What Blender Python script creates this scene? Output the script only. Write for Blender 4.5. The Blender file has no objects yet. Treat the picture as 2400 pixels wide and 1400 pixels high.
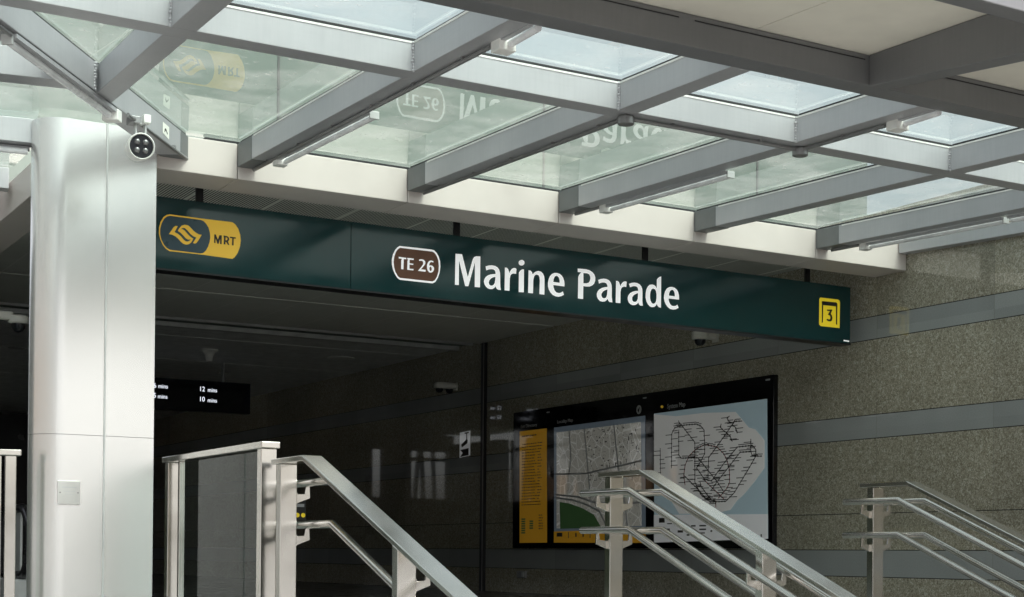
import bpy, bmesh, math, random
from mathutils import Vector, Matrix
R=math.radians
EXPO=1.25; SKYS=.15; SUNS=.8
random.seed(7)
CZ=1.6      # every height below is given from the eye level; CZ lifts it over the ground
SC=bpy.context.scene
COL=SC.collection
# ---------------------------------------------------------------- camera
cd=bpy.data.cameras.new('camera'); cam=bpy.data.objects.new('camera',cd); COL.objects.link(cam)
cr=Vector((0.8636,-0.5041,0.0090)); cu=Vector((-0.0113,-0.0015,0.9999)); cf=Vector((0.5040,0.8636,0.0070))
m=Matrix((cr,cu,-cf)).transposed().to_4x4(); m.translation=Vector((0,0,CZ)); cam.matrix_world=m
cd.sensor_width=36; cd.lens=36*3602.97/2400; cd.shift_y=(1273.57-700)/2400; cd.clip_start=.05; cd.clip_end=800
SC.camera=cam
SC.view_settings.view_transform='Standard'; SC.view_settings.look='None'; SC.view_settings.gamma=1; SC.view_settings.use_curve_mapping=False
SC.view_settings.exposure=EXPO
# ---------------------------------------------------------------- sky and sun (bright overcast)
w=bpy.data.worlds.new('World'); SC.world=w; w.use_nodes=True
nt=w.node_tree; nt.nodes.clear()
out=nt.nodes.new('ShaderNodeOutputWorld'); bg=nt.nodes.new('ShaderNodeBackground'); sky=nt.nodes.new('ShaderNodeTexSky')
hs=nt.nodes.new('ShaderNodeHueSaturation')
SUN_EL,SUN_AZ=R(58),R(165)      # azimuth clockwise from +Y
sky.sky_type='NISHITA'; sky.sun_disc=False; sky.sun_elevation=SUN_EL; sky.sun_rotation=SUN_AZ; sky.air_density=1.0; sky.dust_density=6; sky.ozone_density=1
hs.inputs['Saturation'].default_value=.30
nt.links.new(sky.outputs[0],hs.inputs['Color']); nt.links.new(hs.outputs[0],bg.inputs[0]); bg.inputs[1].default_value=SKYS
nt.links.new(bg.outputs[0],out.inputs[0])
sl=bpy.data.lights.new('sun','SUN'); so=bpy.data.objects.new('sun',sl); COL.objects.link(so)
sl.energy=SUNS; sl.angle=R(14); sl.color=(1,.965,.91)
sd=Vector((math.sin(SUN_AZ)*math.cos(SUN_EL),math.cos(SUN_AZ)*math.cos(SUN_EL),math.sin(SUN_EL)))
so.rotation_euler=sd.to_track_quat('Z','Y').to_euler(); so.location=(0,0,30)
# ---------------------------------------------------------------- materials
class NB:
    def __init__(s,name):
        s.m=bpy.data.materials.new(name); s.m.use_nodes=True; s.t=s.m.node_tree; s.t.nodes.clear()
        s.o=s.n('OutputMaterial')
    def n(s,ty,**k):
        n=s.t.nodes.new('ShaderNode'+ty)
        for a,b in k.items(): setattr(n,a,b)
        return n
    def l(s,a,b): s.t.links.new(a,b)
    def v(s,x,inp):
        if hasattr(x,'links'): s.l(x,inp)
        else: inp.default_value=x
    def math(s,op,a,b=None,c=None):
        n=s.n('Math',operation=op); s.v(a,n.inputs[0])
        if b is not None: s.v(b,n.inputs[1])
        if c is not None: s.v(c,n.inputs[2])
        return n.outputs[0]
    def pos(s):
        g=s.n('NewGeometry'); x=s.n('SeparateXYZ'); s.l(g.outputs['Position'],x.inputs[0]); return g.outputs['Position'],x.outputs
    def noise(s,scale,vec=None,detail=3,rough=.55,stretch=None,dist=0):
        p=vec or s.pos()[0]
        if stretch:
            mp=s.n('Mapping'); mp.inputs['Scale'].default_value=stretch; s.l(p,mp.inputs[0]); p=mp.outputs[0]
        n=s.n('TexNoise'); s.l(p,n.inputs['Vector']); n.inputs['Scale'].default_value=scale; n.inputs['Detail'].default_value=detail; n.inputs['Roughness'].default_value=rough; n.inputs['Distortion'].default_value=dist
        return n.outputs[0]
    def ramp(s,f,stops):
        n=s.n('ValToRGB'); s.l(f,n.inputs[0]); e=n.color_ramp.elements
        while len(e)<len(stops): e.new(.5)
        for i,(p,c) in enumerate(stops): e[i].position=p; e[i].color=(*c,1) if len(c)==3 else c
        return n.outputs[0]
    def mix(s,f,a,b):
        n=s.n('Mix',data_type='RGBA'); s.v(f,n.inputs[0])
        for x,i in ((a,6),(b,7)):
            if hasattr(x,'links'): s.l(x,n.inputs[i])
            else: n.inputs[i].default_value=(*x,1)
        return n.outputs[2]
    def mr(s,f,a,b,c,d):
        n=s.n('MapRange'); s.l(f,n.inputs[0])
        for i,x in enumerate((a,b,c,d)): n.inputs[i+1].default_value=x
        return n.outputs[0]
    def bsdf(s,col,rough=.5,metal=0,spec=.5,bump=None,bs=.1,bd=.002,**k):
        b=s.n('BsdfPrincipled')
        if hasattr(col,'links'): s.l(col,b.inputs['Base Color'])
        else: b.inputs['Base Color'].default_value=(*col,1)
        s.v(rough,b.inputs['Roughness']); b.inputs['Metallic'].default_value=metal; b.inputs['Specular IOR Level'].default_value=spec
        for a,x in k.items(): s.v(x,b.inputs[a.replace('_',' ')])
        if bump is not None:
            n=s.n('Bump'); n.inputs['Strength'].default_value=bs; n.inputs['Distance'].default_value=bd; s.l(bump,n.inputs['Height']); s.l(n.outputs[0],b.inputs['Normal'])
        s.l(b.outputs[0],s.o.inputs[0]); return s.m
def plain(name,c,rough=.5,metal=0,spec=.5,var=.12,scale=6,bs=0):
    q=NB(name); f=q.noise(scale,detail=4)
    c2=q.mix(q.mr(f,.3,.7,0,1),tuple(x*(1-var) for x in c),tuple(min(1,x*(1+var)) for x in c))
    rr=q.mr(f,.3,.7,max(.02,rough-.05),rough+.05)
    return q.bsdf(c2,rr,metal,spec,bump=f if bs else None,bs=bs)
def emis(name,c,st):
    q=NB(name); e=q.n('Emission'); e.inputs[0].default_value=(*c,1); e.inputs[1].default_value=st; q.l(e.outputs[0],q.o.inputs[0]); return q.m
M={}
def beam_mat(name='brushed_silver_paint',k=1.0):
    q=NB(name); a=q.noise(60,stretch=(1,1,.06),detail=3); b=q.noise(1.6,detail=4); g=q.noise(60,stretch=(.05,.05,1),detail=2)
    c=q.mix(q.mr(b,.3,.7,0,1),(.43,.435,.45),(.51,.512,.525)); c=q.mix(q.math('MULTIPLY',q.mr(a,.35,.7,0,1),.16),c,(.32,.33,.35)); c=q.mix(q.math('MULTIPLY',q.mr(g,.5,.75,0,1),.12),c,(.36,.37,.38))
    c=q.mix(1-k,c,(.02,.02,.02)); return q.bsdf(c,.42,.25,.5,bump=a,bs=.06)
def column_mat():
    q=NB('brushed_steel_cladding'); return q.bsdf((.78,.77,.75),.25,.78,.5)
def steel_mat():
    q=NB('satin_stainless_steel'); a=q.noise(2.5,detail=3)
    c=q.mix(q.mr(a,.3,.7,0,1),(.60,.58,.53),(.72,.70,.66)); r=q.mr(a,.3,.7,.12,.19)
    return q.bsdf(c,r,.97,.5)
def granite_mat():
    q=NB('speckled_granite_cladding'); p,x=q.pos(); Y,Z=x[1],x[2]
    n1=q.noise(42,detail=2,dist=1.6); n2=q.noise(90,detail=2); n3=q.noise(.8,detail=3)
    sp=q.ramp(n1,[(.36,(.26,.235,.17)),(.47,(.38,.35,.26)),(.56,(.48,.45,.355)),(.66,(.66,.63,.53))])
    sp=q.mix(q.mr(n2,.55,.7,0,.5),sp,(.05,.05,.035))
    bl=q.mix(q.mr(n2,.3,.7,0,1),(.34,.36,.355),(.40,.42,.41))
    def band(a,b): return q.math('MULTIPLY',q.math('GREATER_THAN',Z,a+CZ),q.math('LESS_THAN',Z,b+CZ))
    m=None
    for a,b in ((2.09,2.31),(1.14,1.366),(-.19,.068),(3.04,3.26),(-1.3,-1.07)):
        k=band(a,b); m=k if m is None else q.math('MAXIMUM',m,k)
    c=q.mix(m,sp,bl)
    j=None
    for zz in (2.31,2.09,1.366,1.14,.42,.068,-.19,-.52):
        k=q.math('LESS_THAN',q.math('ABSOLUTE',q.math('SUBTRACT',Z,zz+CZ)),.004); j=k if j is None else q.math('MAXIMUM',j,k)
    v=q.math('LESS_THAN',q.math('ABSOLUTE',q.math('SUBTRACT',q.math('MODULO',q.math('ADD',Y,100*1.447-9.485+.72),1.447),.72)),.003)
    c=q.mix(j,c,(.03,.03,.028)); c=q.mix(q.math('MULTIPLY',v,.5),c,(.22,.22,.19))
    tone=q.math('MULTIPLY',q.mr(n3,.3,.7,0,1),.25); c=q.mix(tone,c,(.06,.06,.045))
    tn=q.n('TexWhiteNoise',noise_dimensions='2D'); cmb=q.n('CombineXYZ'); q.l(q.math('FLOOR',q.math('DIVIDE',q.math('ADD',Y,-9.485),1.447)),cmb.inputs[0]); q.l(q.math('FLOOR',q.math('DIVIDE',Z,.945)),cmb.inputs[1]); q.l(cmb.outputs[0],tn.inputs[0])
    c=q.mix(q.math('MULTIPLY',tn.outputs[0],.24),c,(.05,.05,.05))
    r=q.mix(m,(.03,.03,.03),(.022,.022,.022)); r=q.math('ADD',r,q.mr(n1,.4,.6,-.012,.012))
    return q.bsdf(c,r,0,.75)
def glass_mat(name,tint,dirt=.10,base=.04,rough=.0,dbl=True):
    q=NB(name); g=q.n('NewGeometry'); d=q.n('VectorMath',operation='DOT_PRODUCT'); q.l(g.outputs['Incoming'],d.inputs[0]); q.l(g.outputs['Normal'],d.inputs[1])
    c=q.math('ABSOLUTE',d.outputs['Value']); f=q.math('POWER',q.math('SUBTRACT',1.0,c),5.0); f=q.math('ADD',q.math('MULTIPLY',f,1-base),base)
    if dbl: f=q.math('DIVIDE',q.math('MULTIPLY',f,2.0),q.math('ADD',f,1.0))
    f=q.math('MULTIPLY',f,.78)
    tr=q.n('BsdfTransparent'); tr.inputs[0].default_value=(*tint,1); gl=q.n('BsdfGlossy'); gl.inputs[0].default_value=(.96,1,.98,1); gl.inputs[1].default_value=rough
    m1=q.n('MixShader'); q.l(f,m1.inputs[0]); q.l(tr.outputs[0],m1.inputs[1]); q.l(gl.outputs[0],m1.inputs[2])
    df=q.n('BsdfTranslucent'); df.inputs[0].default_value=(.6,.62,.58,1); d2=q.n('BsdfDiffuse'); d2.inputs[0].default_value=(.55,.56,.5,1)
    ad=q.n('MixShader'); ad.inputs[0].default_value=.5; q.l(df.outputs[0],ad.inputs[1]); q.l(d2.outputs[0],ad.inputs[2])
    n=q.noise(2.0,detail=6,rough=.65); n2=q.noise(16,detail=2,stretch=(1,2.2,1)); sp=q.mr(n2,.66,.74,0,.8)
    dm=q.math('MULTIPLY',q.math('ADD',q.mr(n,.42,.75,.15,1),sp),dirt)
    m2=q.n('MixShader'); q.l(dm,m2.inputs[0]); q.l(m1.outputs[0],m2.inputs[1]); q.l(ad.outputs[0],m2.inputs[2]); q.l(m2.outputs[0],q.o.inputs[0]); return q.m
def perf_mat():
    q=NB('perforated_soffit_metal'); p,x=q.pos(); fx=q.math('FRACT',q.math('DIVIDE',x[0],.0262)); fy=q.math('FRACT',q.math('DIVIDE',x[1],.021))
    dx=q.math('SUBTRACT',fx,.5); dy=q.math('MULTIPLY',q.math('SUBTRACT',fy,.5),.62)
    dd=q.math('SQRT',q.math('ADD',q.math('MULTIPLY',dx,dx),q.math('MULTIPLY',dy,dy)))
    h=q.math('LESS_THAN',dd,.30)
    bx=q.math('FRACT',q.math('DIVIDE',q.math('ADD',x[0],-5.45+.688*20),.688)); bd=q.math('LESS_THAN',q.math('ABSOLUTE',q.math('SUBTRACT',bx,.5)),.478)
    h=q.math('MULTIPLY',h,bd)
    return q.bsdf(q.mix(h,(.85,.85,.78),(.03,.03,.03)),.6)
def panel_ceiling():
    q=NB('ceiling_panels'); p,x=q.pos(); bx=q.math('FRACT',q.math('DIVIDE',q.math('ADD',x[0],-5.55+.688*20),.688)); ln=q.math('LESS_THAN',bx,.026)
    n=q.noise(3); c=q.mix(q.mr(n,.3,.7,0,1),(.70,.71,.65),(.76,.77,.71)); c=q.mix(ln,c,(.85,.85,.8)); return q.bsdf(c,.55)
def paving():
    q=NB('concrete_paving'); n=q.noise(3,detail=6); n2=q.noise(80,detail=3); br=q.n('TexBrick'); p,x=q.pos(); q.l(p,br.inputs[0]); br.offset=0; br.inputs['Scale'].default_value=1; br.inputs['Brick Width'].default_value=.6; br.inputs['Row Height'].default_value=.6; br.inputs['Mortar Size'].default_value=.006
    c=q.mix(q.mr(n,.3,.7,0,1),(.18,.184,.178),(.235,.238,.232)); c=q.mix(q.math('MULTIPLY',q.mr(n2,.4,.7,0,1),.3),c,(.15,.145,.135)); c=q.mix(br.outputs['Fac'],c,(.14,.135,.12)); return q.bsdf(c,.75)
M['beam']=beam_mat(); M['girder']=beam_mat('darkened_beam_paint',.42); M['column']=column_mat(); M['steel']=steel_mat(); M['granite']=granite_mat()  # girder is the beam paint mixed towards black
M['glass']=glass_mat('tinted_roof_glass',(.66,.765,.72),.38); M['clear']=glass_mat('balustrade_glass',(.52,.62,.59),.012,dbl=False)
M['perf']=perf_mat(); M['ceil']=panel_ceiling(); M['paving']=paving()
M['fascia']=plain('cream_metal_fascia',(.62,.565,.525),.45,0,.4,.05,1.5); M['fasciadark']=plain('fascia_joint',(.10,.10,.10),.7)
M['canopy_ceiling']=plain('cream_canopy_board',(.80,.77,.67),.8,0,.3,.07,2.2)
M['gasket']=plain('black_gasket',(.012,.012,.014),.6); M['sleeve']=plain('primer_grey_sleeve',(.17,.18,.18),.5,.2)
M['sign']=plain('dark_green_sign_enamel',(.004,.035,.036),.11,0,.5,.06,2)
M['black']=plain('black_metal',(.006,.006,.007),.35); 
def lit(name,c,e):
    q=NB(name); return q.bsdf(c,.45,0,.5,Emission_Color=(*c,1),Emission_Strength=e)
M['white_vinyl']=lit('backlit_white_letters',(.92,.92,.92),.17); M['yellow']=lit('backlit_yellow',(.74,.46,.04),.10)
M['exit_yellow']=lit('backlit_exit_yellow',(.74,.56,.02),.16)
M['navy']=plain('navy_vinyl',(.02,.055,.075),.3); M['brown']=plain('brown_vinyl',(.135,.052,.022),.4,0,.5,.06); M['ink']=plain('dark_print',(.02,.018,.012),.5); M['redink']=plain('red_print',(.28,.03,.03),.5)
M['greyink']=plain('grey_print',(.42,.43,.44),.5)
def print_mat(name,c,rough=.03):
    q=NB(name); return q.bsdf(c,rough,0,.6,Emission_Color=(*c,1),Emission_Strength=.045)
M['amber']=print_mat('amber_poster',(.66,.34,.03)); M['sea']=print_mat('pale_sea_print',(.46,.60,.66)); M['land']=print_mat('land_print',(.80,.80,.78)); M['paper']=print_mat('white_print',(.84,.85,.86)); M['park']=print_mat('green_print',(.06,.13,.05))
M['frame']=plain('black_board_frame',(.005,.005,.006),.05)
def loc_mat():
    q=NB('street_map_print'); p,x=q.pos(); v=q.n('TexVoronoi',feature='DISTANCE_TO_EDGE'); q.l(p,v.inputs[0]); v.inputs['Scale'].default_value=6.5
    n=q.noise(60,stretch=(1,1,2),detail=2); c=q.mix(q.mr(n,.6,.66,0,1),(.60,.59,.53),(.20,.19,.17)); c=q.mix(q.math('LESS_THAN',v.outputs[0],.035),c,(.80,.80,.76)); return q.bsdf(c,.03,Emission_Color=c,Emission_Strength=.04)
M['street']=loc_mat(); M['mapborder']=print_mat('blue_grey_print',(.20,.25,.30))
M['white_plastic']=plain('white_plastic',(.84,.84,.80),.4); M['cam_white']=plain('camera_housing',(.62,.61,.55),.4); M['lens']=plain('dark_dome',(.008,.009,.012),.06); M['lamp_face']=plain('smoked_lens',(.03,.03,.035),.15)
M['led']=plain('led_lens',(.20,.20,.20),.1,.6)
M['conduit']=plain('galvanised_conduit',(.30,.30,.30),.4,.6); M['tube']=plain('frosted_tube',(.88,.89,.90),.25)
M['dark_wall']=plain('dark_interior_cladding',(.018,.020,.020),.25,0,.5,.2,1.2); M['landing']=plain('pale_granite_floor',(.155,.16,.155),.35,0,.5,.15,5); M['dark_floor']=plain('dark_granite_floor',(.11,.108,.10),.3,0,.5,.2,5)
M['dark_ceiling']=plain('interior_ceiling',(.80,.82,.80),.6); M['alu']=plain('aluminium_trim',(.55,.56,.55),.5,.5)
M['render']=plain('pale_grey_render',(.19,.225,.20),.8,0,.3,.08,1); M['bwhite']=plain('white_building_render',(.62,.62,.60),.8); M['orange']=plain('terracotta_band',(.55,.30,.12),.8); M['bwin']=plain('building_window',(.08,.09,.10),.2)
M['leaf']=plain('tree_leaves',(.05,.085,.03),.7,0,.3,.4,8); M['bark']=plain('tree_bark',(.10,.08,.06),.9,0,.2,.3,10); M['slate']=plain('painted_slanted_post',(.16,.16,.15),.5)
M['digit']=emis('led_text',(.85,.9,1.0),.55); M['screen']=plain('dark_screen',(.004,.005,.012),.15); M['note']=plain('paper_note',(.90,.90,.82),.8); M['rubber']=plain('black_rubber',(.012,.012,.014),.25)
M['plate']=plain('etched_steel_plate',(.60,.60,.57),.36,.85); M['grass']=plain('hedge_green',(.04,.07,.025),.8)
# ---------------------------------------------------------------- mesh helpers
class MB:
    def __init__(s): s.v=[]; s.f=[]
    def add(s,vs,fs):
        k=len(s.v); s.v+= [tuple(a) for a in vs]; s.f+= [tuple(i+k for i in f) for f in fs]; return s
    def box(s,x0,x1,y0,y1,z0,z1):
        return s.add([(x,y,z) for z in (z0,z1) for y in (y0,y1) for x in (x0,x1)],[(0,2,3,1),(4,5,7,6),(0,1,5,4),(2,6,7,3),(0,4,6,2),(1,3,7,5)])
    def hexa(s,b,t): # 4 bottom, 4 top corners, counter-clockwise seen from above
        return s.add(list(b)+list(t),[(3,2,1,0),(4,5,6,7)]+[(i,(i+1)%4,4+(i+1)%4,4+i) for i in range(4)])
    def bar(s,p,q,w,h,up=(0,0,1),off=0):
        p=Vector(p);q=Vector(q);d=(q-p).normalized();u=Vector(up);sd=d.cross(u).normalized();u=sd.cross(d).normalized()
        c=[(-w/2,0),(w/2,0),(w/2,h),(-w/2,h)]
        vs=[p+sd*a+u*(b+off) for a,b in c]+[q+sd*a+u*(b+off) for a,b in c]
        return s.add(vs,[(0,1,2,3),(7,6,5,4)]+[(i,4+i,4+(i+1)%4,(i+1)%4) for i in range(4)])
    def tube(s,pts,r,n=14,cap=True):
        pts=[Vector(p) for p in pts]; rings=[]
        for i,p in enumerate(pts):
            if i==0: d=(pts[1]-p).normalized(); k=1
            elif i==len(pts)-1: d=(p-pts[i-1]).normalized(); k=1
            else:
                a=(p-pts[i-1]).normalized(); b=(pts[i+1]-p).normalized(); d=(a+b).normalized(); k=1/max(.3,d.dot(a))
            ref=Vector((1,0,0)) if abs(d.x)<.9 else Vector((0,1,0))
            a1=d.cross(ref).normalized(); b1=d.cross(a1).normalized()
            if i>0 and i<len(pts)-1:
                ax=(pts[i]-pts[i-1]).normalized().cross((pts[i+1]-pts[i]).normalized())
                if ax.length>1e-4:
                    ax.normalize(); nn=ax.cross(d).normalized()
                    rings.append([ (lambda o:p+ax*o.dot(ax)+nn*o.dot(nn)*k)( a1*math.cos(t*2*math.pi/n)*r+b1*math.sin(t*2*math.pi/n)*r) for t in range(n)]); continue
            rings.append([p+a1*math.cos(t*2*math.pi/n)*r+b1*math.sin(t*2*math.pi/n)*r for t in range(n)])
        vs=[v for g in rings for v in g]; fs=[]
        for i in range(len(rings)-1):
            for t in range(n): a=i*n+t;b=i*n+(t+1)%n; fs.append((a,b,b+n,a+n))
        if cap: fs+=[tuple(range(n))[::-1],tuple(range((len(rings)-1)*n,len(rings)*n))]
        return s.add(vs,fs)
    def lathe(s,c,prof,n=24,axis=(0,0,1)):
        ax=Vector(axis).normalized(); ref=Vector((1,0,0)) if abs(ax.x)<.9 else Vector((0,1,0)); a1=ax.cross(ref).normalized(); b1=ax.cross(a1); c=Vector(c)
        vs=[c+ax*h+(a1*math.cos(t*2*math.pi/n)+b1*math.sin(t*2*math.pi/n))*max(r,1e-4) for r,h in prof for t in range(n)]; fs=[]
        for i in range(len(prof)-1):
            for t in range(n): a=i*n+t;b=i*n+(t+1)%n; fs.append((a,b,b+n,a+n))
        fs+=[tuple(range(n))[::-1],tuple(range((len(prof)-1)*n,len(prof)*n))]
        return s.add(vs,fs)
    def prism(s,poly,y0,y1,ax='y'):
        n=len(poly); f=(lambda a,b,t:(a,t,b)) if ax=='y' else ((lambda a,b,t:(t,a,b)) if ax=='x' else (lambda a,b,t:(a,b,t)))
        return s.add([f(a,b,y0) for a,b in poly]+[f(a,b,y1) for a,b in poly],[tuple(range(n)),tuple(range(n,2*n))[::-1]]+[(i,i+n,(i+1)%n+n,(i+1)%n) for i in range(n)])
BASE={}
def link(o,parent,base):
    COL.objects.link(o); BASE[o.name]=Vector(base)
    if parent is not None: o.parent=parent; o.location=Vector(base)-BASE[parent.name]
    else: o.location=base
def meta(o,label=None,cat=None,group=None,kind=None):
    for k,v in (('label',label),('category',cat),('group',group),('kind',kind)):
        if v: o[k]=v
    return o
def obj(name,mb,mat,parent=None,bevel=0,smooth=False,rec=True):
    vs=[Vector(v)+Vector((0,0,CZ)) for v in mb.v]
    lo=Vector([min(v[i] for v in vs) for i in range(3)]); hi=Vector([max(v[i] for v in vs) for i in range(3)])
    base=Vector(((lo.x+hi.x)/2,(lo.y+hi.y)/2,lo.z))
    me=bpy.data.meshes.new(name); me.from_pydata([v-base for v in vs],[],mb.f); me.materials.append(M[mat]); me.update()
    if rec:
        b=bmesh.new(); b.from_mesh(me); bmesh.ops.recalc_face_normals(b,faces=b.faces[:]); b.to_mesh(me); b.free()
    if smooth:
        for p in me.polygons: p.use_smooth=True
        try: me.set_sharp_from_angle(angle=R(35))
        except Exception: pass
    o=bpy.data.objects.new(name,me); link(o,parent,base)
    if bevel:
        md=o.modifiers.new('bevel','BEVEL'); md.width=bevel; md.segments=2; md.limit_method='ANGLE'; md.angle_limit=R(40)
    return o
def thing(name,base,label,cat,group=None):
    o=bpy.data.objects.new(name,None); o.empty_display_size=.1; link(o,None,Vector(base)+Vector((0,0,CZ))); return meta(o,label,cat,group)
def flat(name,polys,mat,parent,off,th,plane='Y'):
    """filled outlines with holes; plane 'Y': (x,z) at y=off facing -Y; plane 'X': (y,z) at x=off facing -X"""
    cu=bpy.data.curves.new(name,'CURVE'); cu.dimensions='2D'; cu.fill_mode='BOTH'; cu.extrude=th/2
    for p in polys:
        sp=cu.splines.new('POLY'); sp.points.add(len(p)-1); sp.use_cyclic_u=True
        for i,(a,b) in enumerate(p): sp.points[i].co=(a,b,0,1)
    t=bpy.data.objects.new('tmp',cu); me=bpy.data.meshes.new_from_object(t); bpy.data.objects.remove(t); bpy.data.curves.remove(cu)
    mb=MB(); f=(lambda v:(v.x,off+v.z,v.y)) if plane=='Y' else (lambda v:(off+v.z,v.x,v.y))
    mb.v=[f(v.co) for v in me.vertices]; mb.f=[tuple(p.vertices) for p in me.polygons]; bpy.data.meshes.remove(me)
    return obj(name,mb,mat,parent)
def text(name,s,a,b,size,mat,parent,off,plane='Y',sx=1.0,bold=0,slant=0):
    cu=bpy.data.curves.new(name,'FONT'); cu.body=s; cu.size=size; cu.extrude=.001; cu.offset=bold; cu.resolution_u=3
    t=bpy.data.objects.new('tmp',cu); me=bpy.data.meshes.new_from_object(t); bpy.data.objects.remove(t); bpy.data.curves.remove(cu)
    mb=MB()
    if plane=='Y': f=lambda v:(a+v.x*sx,off-v.z,b+v.y+slant*v.x)
    else: f=lambda v:(off-v.z,a-v.x*sx,b+v.y)
    mb.v=[f(v.co) for v in me.vertices]; mb.f=[tuple(p.vertices) for p in me.polygons]; bpy.data.meshes.remove(me)
    return obj(name,mb,mat,parent)
def strip(mb,pts,w,off,th,plane='X'):
    for (a,b),(c,d) in zip(pts,pts[1:]):
        L=math.hypot(c-a,d-b)
        if L<1e-5: continue
        ux,uy=(c-a)/L,(d-b)/L; nx,ny=-uy*w/2,ux*w/2; a-=ux*w*.3;b-=uy*w*.3;c+=ux*w*.3;d+=uy*w*.3
        q=[(a+nx,b+ny),(a-nx,b-ny),(c-nx,d-ny),(c+nx,d+ny)]
        mb.prism(q,off,off+th,'x' if plane=='X' else 'y')
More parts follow.
